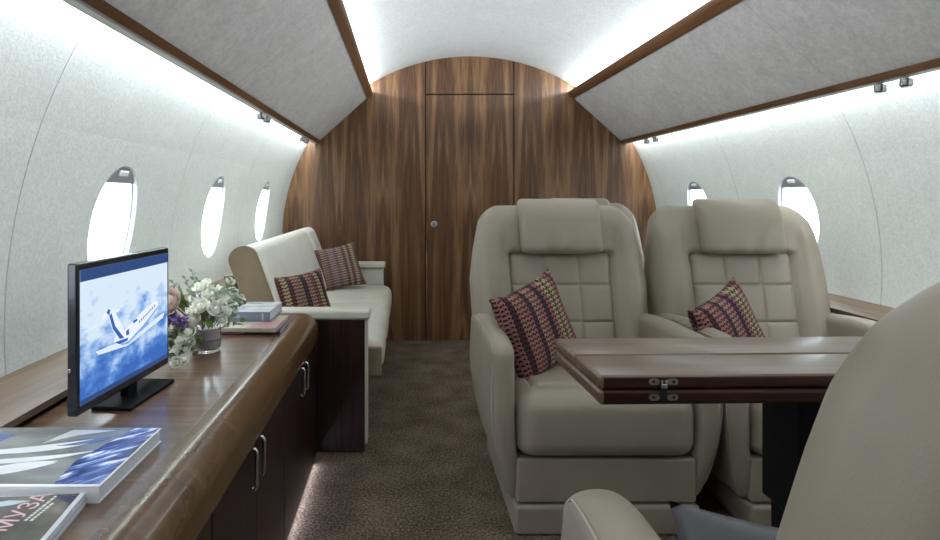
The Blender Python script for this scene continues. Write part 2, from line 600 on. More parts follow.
def glass_mat():
    m, nt, b = new_mat('window_acrylic')
    nt.nodes.remove(b)
    out = nt.nodes['Material Output']
    tr = N(nt, 'ShaderNodeBsdfTransparent'); tr.inputs[0].default_value = (0.94, 0.97, 1, 1)
    gl = N(nt, 'ShaderNodeBsdfGlossy'); gl.inputs['Roughness'].default_value = 0.05
    mx = N(nt, 'ShaderNodeMixShader'); mx.inputs[0].default_value = 0.06
    nt.links.new(tr.outputs[0], mx.inputs[1]); nt.links.new(gl.outputs[0], mx.inputs[2])
    nt.links.new(mx.outputs[0], out.inputs[0])
    return m
MT['acrylic'] = glass_mat()
MT['shade'] = plain('grey_window_shade', (0.48, 0.49, 0.52), 0.5)
MT['shadehandle'] = plain('pale_shade_handle', (0.82, 0.84, 0.86), 0.35)
MT['gasket'] = plain('window_frame_grey', (0.60, 0.64, 0.67), 0.45)

def window(n, sgn, w):
    # frame: a slim ring set inside the reveal; the pane is its child, the raised shade peeks out at the top
    mb = MB()
    o1, o2, o3 = ring_on_wall(sgn, w, 0.962, 0.011), ring_on_wall(sgn, w, 0.935, 0.013), ring_on_wall(sgn, w, 0.94, 0.024)
    o0 = ring_on_wall(sgn, w, 0.963, 0.022)
    nn = len(o1)
    v = o0 + o1 + o2 + o3
    f = []
    for q in range(4):
        for j in range(nn):
            j2 = (j + 1) % nn
            f.append((q * nn + j, q * nn + j2, ((q + 1) % 4) * nn + j2, ((q + 1) % 4) * nn + j))
    mb.add((v, f))
    fr = struct(mb.build('window_%d' % n, MT['gasket']))
    r1, r2 = ring_on_wall(sgn, w, 0.938, 0.017), ring_on_wall(sgn, w, 0.938, 0.019)
    f = [tuple(range(nn)), tuple(reversed(range(nn, 2 * nn)))] + [(j, (j + 1) % nn, nn + (j + 1) % nn, nn + j) for j in range(nn)]
    MB().add((r1 + r2, f)).build('pane', MT['acrylic'], fr)
    # shade: segment of the opening above 72 % of its half height
    def seg_ring(d):
        out = []
        n_ = 24
        for i in range(n_ + 1):
            an = math.radians(46 + 88 * i / n_)
            ex, ey = superell(an)
            a = WA + ey * W_HALF_T * 0.965 / RS
            out.append((sgn * (RS + d) * math.cos(a), w + ex * W_HALF_Y * 0.965, ZS + (RS + d) * math.sin(a)))
        return out
    a_, b_ = seg_ring(0.0075), seg_ring(0.0105)
    m_ = len(a_)
    f = [tuple(range(m_)), tuple(reversed(range(m_, 2 * m_)))] + [(j, (j + 1) % m_, m_ + (j + 1) % m_, m_ + j) for j in range(m_)]
    sh = MB().add((a_ + b_, f)).build('window_shade', MT['shade'], fr)
    a0 = WA + 0.87 * W_HALF_T / RS
    cx, cz = sgn * (RS + 0.005) * math.cos(a0), ZS + (RS + 0.005) * math.sin(a0)
    tilt = Matrix.Translation((cx, w, cz)) @ Matrix.Rotation(-sgn * a0, 4, 'Y')
    MB().add(xform(rbox((0, 0, 0), (0.005, 0.026, 0.008), 0.0045, (1, 4, 1), 3), tilt)).build('shade_handle', MT['shadehandle'], sh)
    return fr
k = 1
for sgn in (-1, 1):
    for w in WINS[sgn]:
        window(k, sgn, w)
        k += 1

# ------------------------------------------------------------------ far bulkhead and door
DX0, DX1, DTOP = -0.294, 0.286, 1.633
def outline_x(z):          # half width of the cabin section at height z
    zj = ceil_z(X_J)
    if z <= zj:
        return side_x(z)
    return math.sqrt(max(0, RC * RC - (z - ZC) ** 2))
YB = 4.16
mb = MB()
g = 0.006
zs = [1.15 * i / 12 for i in range(12)]
def half_panel(sgn, xin):
    pts = [(xin, 0.0)]
    zl = [i * 0.06 for i in range(0, 29)]
    zin = ceil_z(xin)
    for z in zl:
        if z < zin - 0.02 and outline_x(z) > abs(xin) + 0.02:
            pts.append((sgn * outline_x(z) * 0.999, z))
    for x in (0.62, 0.55, 0.48, 0.41, 0.34):
        if abs(x) > abs(xin) + 0.01 and ceil_z(x) > 1.69:
            pts.append((sgn * x, ceil_z(x)))
    pts.append((xin, zin))
    return pts
mb.add(prism(half_panel(-1, DX0 - g), YB, YB + 0.02, 'XZ'))
mb.add(prism(half_panel(1, DX1 + g), YB, YB + 0.02, 'XZ'))
xs = [DX0 + (DX1 - DX0) * i / 10 for i in range(11)]
mb.add(prism([(DX0, DTOP + g)] + [(x, ceil_z(x)) for x in xs] + [(DX1, DTOP + g)], YB, YB + 0.02, 'XZ'))
struct(mb.build('wall_far', MT['walnut'], smooth=20))
struct(MB().add(box(-1.3, 1.3, YB + 0.02, YB + 0.05, -0.03, 1.95, 0.002)).build('wall_far_backing', MT['dark']))
door = struct(MB().add(prism([(DX0, 0.004), (DX0, DTOP - 0.002), (DX1, DTOP - 0.002), (DX1, 0.004)], YB + 0.001, YB + 0.019, 'XZ')).build('door_1', MT['walnut']))
kb = MB()
kb.add(lathe([(0.020, YB + 0.002), (0.021, YB - 0.004), (0.017, YB - 0.006), (0.014, YB - 0.003), (0.004, YB - 0.003)], (-0.241, 0, 0.773), 24, 'Y'))
kb.build('door_knob', MT['steel'], door)
# near end of the cabin, behind the camera
struct(MB().add(box(-1.3, 1.3, Y_NEAR - 0.03, Y_NEAR, -0.03, 1.95, 0.002)).build('wall_near', MT['walnut']))

# ------------------------------------------------------------------ window ledges
def ledge(sgn, x_in, z_in, z_out, name):
    mb = MB()
    xo = side_x(z_out) + 0.002
    p = [(sgn * (x_in - 0.004), z_in - 0.012), (sgn * (x_in - 0.006), z_in - 0.004), (sgn * x_in, z_in), (sgn * xo, z_out), (sgn * (xo + 0.003), z_out - 0.03), (sgn * x_in, z_in - 0.022)]
    mb.add(extrude_y(p, Y_NEAR, YB))
    return struct(mb.build(name, MT['ledge'], smooth=30))
ledge(-1, 1.147, 0.557, 0.594, 'trim_1')
ledge(1, 1.153, 0.550, 0.577, 'trim_2')

# ------------------------------------------------------------------ overhead bins
def overhead_bin(sgn, y0, y1, label):
    t = thing('overhead_bin', label, 'overhead bin', (sgn * 0.85, (y0 + y1) / 2, 1.30), group=None)
    S = lambda P: [(sgn * x, z) for x, z in P]
    face = S([(0.684, 1.612), (1.000, 1.327), (1.012, 1.338), (0.690, 1.640)])
    MB().add(extrude_y(face, y0 + 0.0008, y1 - 0.0008)).build('bin_door', MT['bin'], t, True, smooth=25)
    up = S([(0.684, 1.606), (0.664, 1.622), (0.650, 1.640), (0.650, 1.652), (0.664, 1.650), (0.697, 1.628)])
    MB().add(extrude_y(up, y0, y1)).build('upper_trim', MT['trimwood'], t, True, smooth=40)
    lo = S([(0.992, 1.326), (1.005, 1.308), (1.014, 1.306), (1.026, 1.318), (1.010, 1.338)])
    MB().add(extrude_y(lo, y0, y1)).build('lower_trim', MT['trimwood'], t, True, smooth=40)
    un = S([(1.011, 1.3065), (1.035, 1.305), (1.035, 1.311), (1.020, 1.313)])
    MB().add(extrude_y(un, y0, y1)).build('underside_lip', MT['binedge'], t, True, smooth=40)
    return t
overhead_bin(-1, 2.10, YB - 0.001, 'left overhead bin with grey suede face and wood trims, section touching the wooden bulkhead')
overhead_bin(-1, Y_NEAR + 0.001, 2.10, 'left overhead bin with grey suede face, nearest section above the television')
overhead_bin(1, 2.08, YB - 0.001, 'right overhead bin with grey suede face and wood trims, section touching the wooden bulkhead')
overhead_bin(1, Y_NEAR + 0.001, 2.08, 'right overhead bin with grey suede face, nearest section above the table')

def spot(x, y, label, grp):
    t = thing('reading_light', label, 'light', (x, y, 1.303), group=grp)
    MB().add(lathe([(0.006, 0.0), (0.016, -0.003), (0.0165, -0.022), (0.013, -0.026), (0.010, -0.026)], (0, 0, 0), 20)).build('lamp_body', MT['blacksteel'], t)
    MB().add(cyl((0, 0, 0), 0.0125, -0.0285, -0.0255, 16)).build('lens', MT['steel'], t)
G1 = 'small metal lights under the bins'
spot(1.026, 1.92, 'farther cylindrical metal light of the near pair under right bin', G1)
spot(1.026, 1.82, 'nearer cylindrical metal light of the near pair under right bin', G1)
spot(1.026, 3.78, 'farther small metal light of the far pair under right bin by bulkhead', G1)
spot(1.026, 3.65, 'nearer small metal light of the far pair under right bin by bulkhead', G1)
spot(-1.026, 2.59, 'nearer small metal light of the near pair under left bin', G1)
spot(-1.026, 2.70, 'farther small metal light of the near pair under left bin', G1)
spot(-1.026, 3.63, 'nearer small metal light of the far pair under left bin by bulkhead', G1)
spot(-1.026, 3.76, 'farther small metal light of the far pair under left bin by bulkhead', G1)

# ------------------------------------------------------------------ sideboard: worktop and base cabinets
ZT = 0.527
FX = -0.752
YC0, YC1 = -0.80, 2.315
nose = []
for i in range(13):
    a = PI / 2 - PI / 2 * i / 12
    nose.append((FX - 0.062 + 0.064 * math.cos(a), ZT - 0.060 + 0.060 * math.sin(a)))
nose_prof = [(FX - 0.0740, ZT)] + nose + [(FX + 0.002, 0.434), (FX - 0.02, 0.434), (FX - 0.03, 0.46), (FX - 0.0738, ZT - 0.02)]
wt = thing('worktop', 'long glossy walnut worktop with rounded front edge carrying television, books and flowers', 'worktop', (-0.95, 1.0, 0.43))
MB().add(extrude_y([(-1.165, ZT), (-1.165, ZT - 0.022), (FX - 0.0742, ZT - 0.022), (FX - 0.0742, ZT)], YC0, YC1)).build('top_panel', MT['counter'], wt, True)
MB().add(extrude_y(nose_prof, YC0, YC1)).build('rounded_edge', MT['nose'], wt, True, smooth=30)

def handle(y, z0, z1, parent):
    x = FX + 0.0
    path2 = [(x + 0.001, y, z1 - 0.004), (x + 0.006, y, z1 - 0.003), (x + 0.009, y, z1 - 0.007), (x + 0.010, y, z1 - 0.014),
             (x + 0.010, y, z0 + 0.014), (x + 0.009, y, z0 + 0.007), (x + 0.006, y, z0 + 0.003), (x + 0.001, y, z0 + 0.004)]
    o = MB().add(tube(path2, 0.0042, 10)).build('handle', MT['steel'], parent, smooth=60)
    return o

def cabinet(y0, y1, label):
    t = thing('base_cabinet', label, 'cabinet', (-0.95, (y0 + y1) / 2, 0.0), group='base cabinets under the worktop')
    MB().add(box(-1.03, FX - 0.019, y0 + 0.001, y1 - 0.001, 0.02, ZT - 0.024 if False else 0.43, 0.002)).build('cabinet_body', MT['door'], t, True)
    MB().add(box(-1.00, FX - 0.10, y0 + 0.01, y1 - 0.01, 0.0, 0.022, 0.002)).build('plinth', MT['dark'], t, True)
    ym = (y0 + y1) / 2
    for a, b, hy in ((y0 + 0.003, ym - 0.001, ym - 0.037), (ym + 0.001, y1 - 0.003, ym + 0.032)):
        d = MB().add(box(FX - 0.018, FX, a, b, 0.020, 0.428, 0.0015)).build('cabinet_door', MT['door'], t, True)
        h = handle(hy, 0.338, 0.428, d)
        for v in h.data.vertices:      # parts keep the cabinet's own frame
            v.co -= Vector((t.location.x, t.location.y, t.location.z))
    return t
cabinet(1.67, 2.29, 'dark walnut two-door base cabinet farthest along, beside the sofa arm')
cabinet(1.05, 1.67, 'dark walnut two-door base cabinet in the middle, in front of the television')
cabinet(0.43, 1.05, 'dark walnut base cabinet nearest the viewer, below the big picture book')

# ------------------------------------------------------------------ television
TVL, TVH = 0.372, 0.281
tv = thing('television', 'small flat television on the worktop showing a jet above clouds', 'television', (-1.0165, 1.331, ZT), math.radians(85.75))
zb = 0.028
mb = MB()
mb.add(rbox((0, 0.008, zb + TVH / 2), (TVL / 2, 0.010, TVH / 2), 0.004, (1, 1, 1), 3))
mb.add(rbox((0, 0.028, zb + TVH / 2 - 0.02), (TVL / 2 - 0.05, 0.012, TVH / 2 - 0.06), 0.010, (1, 1, 1), 3))
mb.build('housing', plain('black_tv_plastic', (0.012, 0.014, 0.022), 0.25, coat=0.3), tv)
SW, SH = TVL - 0.018, TVH - 0.030
sz0 = zb + 0.017
def screen_mat():
    m, nt, b = new_mat('screen_sky')
    v = mapped(nt, (7.0, 1, 13.0))
    n1 = N(nt, 'ShaderNodeTexNoise'); n1.inputs['Scale'].default_value = 1.7; n1.inputs['Detail'].default_value = 7
    n1.inputs['Roughness'].default_value = 0.6
    nt.links.new(v, n1.inputs['Vector'])
    tc = N(nt, 'ShaderNodeTexCoord'); sp = N(nt, 'ShaderNodeSeparateXYZ')
    nt.links.new(tc.outputs['Object'], sp.inputs[0])
    mr = N(nt, 'ShaderNodeMapRange'); mr.inputs[1].default_value = sz0; mr.inputs[2].default_value = sz0 + SH
    mr.inputs[3].default_value = -0.16; mr.inputs[4].default_value = 0.32
    nt.links.new(sp.outputs[2], mr.inputs[0])
    ad = N(nt, 'ShaderNodeMath', operation='ADD')
    nt.links.new(n1.outputs[0], ad.inputs[0]); nt.links.new(mr.outputs[0], ad.inputs[1])
    r = ramp(nt, [(0.36, (0.035, 0.13, 0.48)), (0.46, (0.10, 0.26, 0.64)), (0.54, (0.34, 0.52, 0.82)), (0.66, (0.66, 0.79, 0.92))])
    nt.links.new(ad.outputs[0], r.inputs[0])
    nt.links.new(r.outputs[0], b.inputs['Emission Color'])
    b.inputs['Emission Strength'].default_value = 0.68
    b.inputs['Base Color'].default_value = (0.01, 0.01, 0.012, 1)
    b.inputs['Roughness'].default_value = 0.25
    return m
def emis(name, c):
    return plain(name, (0.01, 0.01, 0.01), 0.4, emit=c, es=0.68)
# points read on the screen as (u from the near edge, v from the bottom)
def sc_uv(x, y):
    p = (x - 50) / 255.0
    u = p * 1.146 / (1.516 - p * 0.37)
    bot = 460 - 142 * p
    top = 100 - 55 * p
    return u, (bot - y) / (bot - top)
def sp(x, y):
    u, v = sc_uv(x, y)
    return (-SW / 2 + u * SW, sz0 + 0.002 + v * (SH - 0.025))
mb = MB()
mb.add(prism([(-SW / 2, sz0), (SW / 2, sz0), (SW / 2, sz0 + SH), (-SW / 2, sz0 + SH)], -0.0024, -0.0015, 'XZ'), 0)
mb.add(prism([(-SW / 2, sz0 + SH - 0.022), (SW / 2, sz0 + SH - 0.022), (SW / 2, sz0 + SH), (-SW / 2, sz0 + SH)], -0.0028, -0.0024, 'XZ'), 1)
mb.add(prism([(-SW / 2, sz0), (SW / 2, sz0), (SW / 2, sz0 + 0.010), (-SW / 2, sz0 + 0.010)], -0.0028, -0.0024, 'XZ'), 1)
def flat(P, mi, d):
    mb.add(prism([sp(*q) for q in P], -0.0024 - d, -0.0024, 'XZ'), mi)
flat([(62, 243), (122, 206), (128, 212), (75, 246)], 2, 0.0004)                       # far wing
flat([(95, 303), (105, 312), (190, 285), (292, 205), (296, 190), (285, 196), (225, 246), (180, 268)], 2, 0.0004)  # near wing sweep
flat([(152, 262), (150, 276), (165, 283), (190, 272), (235, 225), (276, 172), (279, 158), (270, 156), (230, 188), (190, 232), (165, 256)], 3, 0.0007)  # fuselage
flat([(168, 280), (192, 272), (238, 224), (277, 170), (274, 180), (236, 232), (192, 279), (172, 284)], 4, 0.0009)
flat([(133, 192), (152, 186), (172, 225), (190, 262), (160, 266), (143, 232)], 3, 0.0009)   # fin
flat([(133, 192), (141, 190), (152, 228), (178, 262), (166, 266), (145, 236)], 5, 0.0011)
flat([(116, 203), (128, 180), (138, 182), (166, 177), (163, 185), (140, 193), (120, 208)], 3, 0.0011)
flat([(126, 188), (132, 178), (138, 182), (133, 196)], 5, 0.0013)
flat([(184, 243), (192, 236), (193, 252), (185, 256)], 5, 0.0011)
flat([(150, 276), (165, 270), (190, 262), (188, 270), (165, 281)], 5, 0.0012)
for i in range(9):
    x0 = 222 + i * 5.4; y0 = 214 - i * 5.6
    flat([(x0, y0), (x0 + 2.6, y0 - 2.8), (x0 + 2.8, y0 + 3), (x0 + 0.3, y0 + 6)], 6, 0.0011)
flat([(205, 214), (216, 206), (217, 212), (206, 221)], 5, 0.0011)
mb.build('screen', [screen_mat(), emis('screen_bar_blue', (0.02, 0.06, 0.20)), emis('jet_wing_white', (0.70, 0.80, 0.95)),
                    emis('jet_body_white', (0.80, 0.86, 0.95)), emis('jet_shade_blue', (0.22, 0.38, 0.72)),
                    emis('jet_stripe_blue', (0.03, 0.11, 0.42)), emis('jet_window_blue', (0.04, 0.10, 0.32))], tv, smooth=10)
mb = MB()
mb.add(rbox((0.02, 0.010, 0.030), (0.020, 0.010, 0.028), 0.005, (1, 1, 1), 3))
mb.build('stand_neck', MT['black'], tv)
MB().add(rbox((0.03, 0.0, 0.004), (0.10, 0.042, 0.004), 0.003, (1, 1, 1), 3)).build('stand_base', MT['black'], tv)
MB().add(cyl((-TVL / 2 - 0.0005, 0.012, zb + 0.085), 0.004, -0.003, 0.003, 12, 'X')).build('side_socket', MT['steel'], tv)

# ------------------------------------------------------------------ books
def book(name, label, cat, cx, cy, z0, w, d, th, rz, cover, pages=None, spine='front', hard=0.002, grp=None):
    """w along local x, d along local y; block of pages between two covers and a spine"""
    t = thing(name, label, cat, (cx, cy, z0), rz, grp)
    ct = 0.0022 if th > 0.015 else 0.0006
    mb = MB()
    mb.add(box(-w / 2, w / 2, -d / 2, d / 2, 0, ct, ct * 0.45, m=1))
    mb.add(box(-w / 2, w / 2, -d / 2, d / 2, th - ct, th, ct * 0.45, m=1))
    if spine == 'front':
        mb.add(box(-w / 2, w / 2, -d / 2 - 0.0005, -d / 2 + ct, 0, th, ct * 0.45, m=1))
        py0, py1, px0, px1 = -d / 2 + ct, d / 2 - hard, -w / 2 + hard, w / 2 - hard
    elif spine == 'left':
        mb.add(box(-w / 2 - 0.0005, -w / 2 + ct, -d / 2, d / 2, 0, th, ct * 0.45, m=1))
        px0, px1, py0, py1 = -w / 2 + ct, w / 2 - hard, -d / 2 + hard, d / 2 - hard
    mb.build('cover', cover, t, smooth=25)
    MB().add(box(px0, px1, py0, py1, ct, th - ct, 0.0003, m=1)).build('pages', pages or MT['pages'], t)
    return t

# big picture book, near left
th = 0.0245
bb = book('picture_book', 'thick white picture book with silver curves and blue splash on its cover', 'book',
          -1.008, 0.994, ZT, 0.300, 0.222, th, math.radians(-0.3), MT['white'], hard=0.003)
def cover_mat():
    m, nt, b = new_mat('grey_photo_cover')
    v = mapped(nt, (3, 9, 1), rot=(0, 0, 0.5))
    n1 = N(nt, 'ShaderNodeTexNoise'); n1.inputs['Scale'].default_value = 2.2; n1.inputs['Detail'].default_value = 2
    nt.links.new(v, n1.inputs['Vector'])
    r = ramp(nt, [(0.35, (0.13, 0.135, 0.135)), (0.65, (0.26, 0.27, 0.27))])
    nt.links.new(n1.outputs[0], r.inputs[0]); nt.links.new(r.outputs[0], b.inputs['Base Color'])
    b.inputs['Roughness'].default_value = 0.18
    b.inputs['Coat Weight'].default_value = 0.4
    return m
def splash_mat():
    m, nt, b = new_mat('blue_splash_print')
    v = mapped(nt, (1, 1, 1), rot=(0, 0, -0.9))
    mp = N(nt, 'ShaderNodeMapping'); mp.inputs['Scale'].default_value = (14, 60, 1)
    nt.links.new(v, mp.inputs[0])
    n1 = N(nt, 'ShaderNodeTexNoise'); n1.inputs['Scale'].default_value = 1; n1.inputs['Detail'].default_value = 7
    n1.inputs['Distortion'].default_value = 0.8
    nt.links.new(mp.outputs[0], n1.inputs['Vector'])
    r = ramp(nt, [(0.38, (0.015, 0.025, 0.10)), (0.48, (0.04, 0.075, 0.30)), (0.56, (0.20, 0.28, 0.55)), (0.62, (0.72, 0.78, 0.88))])
    nt.links.new(n1.outputs[0], r.inputs[0]); nt.links.new(r.outputs[0], b.inputs['Base Color'])
    b.inputs['Roughness'].default_value = 0.2
    return m
mb = MB()
W2, D2 = 0.150, 0.111
def lay(P, mi, k):
    mb.add(prism(P, th, th + 0.0002 * k, 'XY'), mi)
lay([(-W2 + .002, -D2 + .006), (W2 - .003, -D2 + .006), (W2 - .003, D2 - .002), (-W2 + .002, D2 - .002)], 0, 1)
lay([(0.082, -D2 + .006), (W2 - .003, -D2 + .006), (W2 - .003, D2 - .002), (0.105, D2 - .002), (0.088, 0.040), (0.072, -0.03)], 1, 2)
def arc(P0, P1, P2, w0, w1, n=18):
    up, lo = [], []
    for i in range(n + 1):
        t = i / n
        x = (1 - t) ** 2 * P0[0] + 2 * t * (1 - t) * P1[0] + t * t * P2[0]
        y = (1 - t) ** 2 * P0[1] + 2 * t * (1 - t) * P1[1] + t * t * P2[1]
        dx = 2 * (1 - t) * (P1[0] - P0[0]) + 2 * t * (P2[0] - P1[0])
        dy = 2 * (1 - t) * (P1[1] - P0[1]) + 2 * t * (P2[1] - P1[1])
        L = math.hypot(dx, dy) or 1
        w = (w0 + (w1 - w0) * t) * math.sin(PI * min(1, max(0.06, t * 0.94 + 0.03)))
        up.append((x - dy / L * w, y + dx / L * w)); lo.append((x + dy / L * w, y - dx / L * w))
    return up + lo[::-1]
lay(arc((-0.145, 0.000), (0.0, 0.000), (0.085, 0.070), 0.010, 0.016), 2, 3)
lay(arc((-0.145, -0.034), (0.0, -0.040), (0.080, 0.010), 0.009, 0.009), 2, 3)
lay(arc((-0.148, -0.050), (-0.05, -0.110), (0.045, -0.035), 0.007, 0.009), 2, 3)
lay(arc((-0.06, -0.062), (0.0, -0.050), (0.045, -0.030), 0.010, 0.014), 2, 4)
lay(arc((0.01, 0.03), (0.05, 0.035), (0.088, 0.075), 0.004, 0.010), 3, 4)
lay([(-0.145, 0.045), (-0.095, 0.045), (-0.085, 0.080), (-0.145, 0.085)], 3, 3)
lay([(-0.02, 0.04), (0.02, 0.075), (0.075, 0.098), (0.0, 0.10)], 4, 2)
mb.build('cover_picture', [cover_mat(), splash_mat(), plain('silver_print', (0.66, 0.68, 0.70), 0.3),
                           plain('steel_blue_print', (0.12, 0.17, 0.33), 0.2), plain('pale_print', (0.50, 0.52, 0.55), 0.2)], bb, smooth=10)

# two magazines, nearest left corner
MAGR = math.radians(6.5)
mag_low = book('magazine', 'lower grey magazine of the two lying in front of the picture book', 'magazine',
               -0.976, 0.745, ZT, 0.230, 0.250, 0.0075, MAGR, plain('lower_magazine_cover', (0.35, 0.36, 0.40), 0.3), hard=0.001, spine='left')
mag = book('magazine', 'topmost magazine with pink title letters on a dark grey cover', 'magazine',
           -0.978, 0.745, ZT + 0.0076, 0.230, 0.250, 0.0080, MAGR, plain('magazine_cover_white', (0.60, 0.62, 0.66), 0.3), hard=0.001, spine='left')
def mag_mat():
    m, nt, b = new_mat('magazine_photo')
    v = mapped(nt, (9, 7, 1))
    n1 = N(nt, 'ShaderNodeTexNoise'); n1.inputs['Scale'].default_value = 1.3; n1.inputs['Detail'].default_value = 5
    nt.links.new(v, n1.inputs['Vector'])
    r = ramp(nt, [(0.35, (0.055, 0.052, 0.048)), (0.55, (0.13, 0.12, 0.105)), (0.70, (0.30, 0.26, 0.21))])
    nt.links.new(n1.outputs[0], r.inputs[0]); nt.links.new(r.outputs[0], b.inputs['Base Color'])
    b.inputs['Roughness'].default_value = 0.2
    return m
mb = MB()
mb.add(prism([(-0.113, -0.123), (0.108, -0.123), (0.108, 0.1235), (-0.113, 0.1235)], 0.008, 0.0082, 'XY'), 0)
mb.add(prism([(0.075, 0.118), (0.105, 0.118), (0.105, 0.095)], 0.0082, 0.0084, 'XY'), 1)
mb.add(prism([(-0.03, 0.100), (0.02, 0.112), (0.05, 0.108), (0.03, 0.098), (-0.01, 0.090)], 0.0082, 0.0084, 'XY'), 2)
mb.build('cover_picture', [mag_mat(), plain('navy_print', (0.02, 0.03, 0.07), 0.3), plain('ice_print', (0.42, 0.50, 0.56), 0.3)], mag, smooth=10)

def text_mesh(body, size, parent, name, mat, loc, rz, depth=0.0002, space=1.0, shear=0.0):
    cu = bpy.data.curves.new(name, 'FONT')
    cu.body = body
    cu.size = size
    cu.extrude = depth
    cu.space_character = space
    cu.shear = shear
    cu.align_x = 'LEFT'
    o = bpy.data.objects.new(name, cu)
    COL.objects.link(o)
    dg = bpy.context.evaluated_depsgraph_get()
    me = bpy.data.meshes.new_from_object(o.evaluated_get(dg))
    bpy.data.objects.remove(o)
    me.materials.clear(); me.materials.append(mat)
    t = bpy.data.objects.new(name, me)
    COL.objects.link(t)
    t.parent = parent
    t.location = loc
    t.rotation_euler = (0, 0, rz)
    return t
PINK = plain('pink_title_ink', (0.66, 0.42, 0.47), 0.35)
text_mesh('МУЗА', 0.036, mag, 'title_lettering', PINK, (0.056, 0.026, 0.0085), math.radians(81))
LINE = plain('white_small_print', (0.62, 0.62, 0.60), 0.4)
mb = MB()
rn = random.Random(4)
for row in range(2):
    x = 0.0
    while x < 0.066 - row * 0.02:
        L = rn.uniform(0.003, 0.008)
        mb.add(box(x, x + L, -row * 0.0075, -row * 0.0075 + 0.0038, 0, 0.0003, 0.0001, m=1))
        x += L + 0.0018
o = mb.build('subtitle_lines', LINE, mag)
o.location = (0.070, 0.052, 0.0083); o.rotation_euler = (0, 0, math.radians(81))

# books at the far end of the worktop
b3 = book('thin_book', 'thin dark-bound book at the bottom of the stack beside the flowers', 'book', -0.955, 2.055, ZT, 0.262, 0.20, 0.010,
          math.radians(2), plain('plum_cover', (0.05, 0.02, 0.035), 0.35), hard=0.002)
MB().add(box(-0.09, 0.02, -0.1012, -0.1004, 0.003, 0.0075, 0.0003, m=1)).build('spine_print', plain('lilac_print', (0.36, 0.16, 0.30), 0.4), b3)
b2 = book('beige_book', 'beige-covered book with pink tinted edge in the middle of the stack', 'book', -0.948, 2.050, ZT + 0.0102, 0.235, 0.21, 0.013,
          math.radians(-1), plain('beige_cover', (0.42, 0.38, 0.30), 0.4), plain('pinkish_pages', (0.62, 0.50, 0.50), 0.7), hard=0.002)
MB().add(prism([(0.02, -0.104), (0.1165, -0.104), (0.1165, 0.03), (0.06, 0.0)], 0.013, 0.0133, 'XY')).build('cover_print', plain('rose_print', (0.40, 0.20, 0.20), 0.4), b2)
b1 = book('thick_book', 'thick grey-blue book with white photo cover on top of the stack beside flowers', 'book', -0.968, 2.140, ZT + 0.0234, 0.200, 0.195, 0.032,
          math.radians(-1), plain('slate_cover', (0.20, 0.22, 0.28), 0.4), hard=0.003)
mb = MB()
mb.add(box(-0.088, 0.080, -0.0978, -0.0972, 0.003, 0.029, 0.0002, m=1), 1)
x = -0.085
rn = random.Random(9)
for i in range(14):
    w = rn.uniform(0.0025, 0.0045)
    if i not in (4, 9):
        mb.add(box(x, x + w, -0.0992, -0.0975, 0.013, 0.0205, 0.0003, m=1))
        if i % 3 == 0:
            mb.add(box(x, x + w + 0.002, -0.0992, -0.0975, 0.013, 0.0145, 0.0003, m=1))
    x += w + 0.0028
mb.add(box(0.074, 0.078, -0.0992, -0.0975, 0.004, 0.028, 0.0003, m=1))
mb.build('spine_lettering', [plain('silver_spine_ink', (0.52, 0.55, 0.60), 0.4), plain('slate_spine_label', (0.20, 0.22, 0.28), 0.4)], b1)
def cloud_cover():
    m, nt, b = new_mat('pale_landscape_print')
    n1 = N(nt, 'ShaderNodeTexNoise'); n1.inputs['Scale'].default_value = 14; n1.inputs['Detail'].default_value = 5
    nt.links.new(mapped(nt, (1, 2.5, 1)), n1.inputs['Vector'])
    r = ramp(nt, [(0.4, (0.28, 0.33, 0.36)), (0.6, (0.62, 0.66, 0.68))])
    nt.links.new(n1.outputs[0], r.inputs[0]); nt.links.new(r.outputs[0], b.inputs['Base Color'])
    b.inputs['Roughness'].default_value = 0.25
    return m
MB().add(prism([(-0.097, -0.095), (0.096, -0.095), (0.096, 0.095), (-0.097, 0.095)], 0.032, 0.0323, 'XY')).build('cover_picture', cloud_cover(), b1)

# ------------------------------------------------------------------ vase and bouquet
VX, VY = -0.985, 1.75
def vase_glass():
    m, nt, b = new_mat('clear_vase_glass')
    b.inputs['Base Color'].default_value = (0.93, 0.92, 0.96, 1)
    b.inputs['Roughness'].default_value = 0.03
    b.inputs['Transmission Weight'].default_value = 0.9
    b.inputs['IOR'].default_value = 1.3
    return m
vs = thing('vase', 'low round clear glass vase holding the mixed bouquet', 'vase', (VX, VY, ZT))
MB().add(lathe([(0.034, 0.0), (0.038, 0.004), (0.041, 0.03), (0.040, 0.070), (0.0385, 0.070), (0.0385, 0.03), (0.034, 0.012), (0.002, 0.012)], (0, 0, 0), 28)).build('glass_bowl', vase_glass(), vs, smooth=50)
MB().add(lathe([(0.002, 0.013), (0.033, 0.013), (0.037, 0.03), (0.037, 0.034), (0.002, 0.034)], (0, 0, 0), 28)).build('water', plain('cloudy_water', (0.42, 0.40, 0.39), 0.1), vs)
MB().add(lathe([(0.0350, 0.036), (0.0375, 0.037), (0.0375, 0.067), (0.034, 0.068)], (0, 0, 0), 28)).build('ribbon', plain('pale_mauve_ribbon', (0.62, 0.52, 0.56), 0.5), vs)

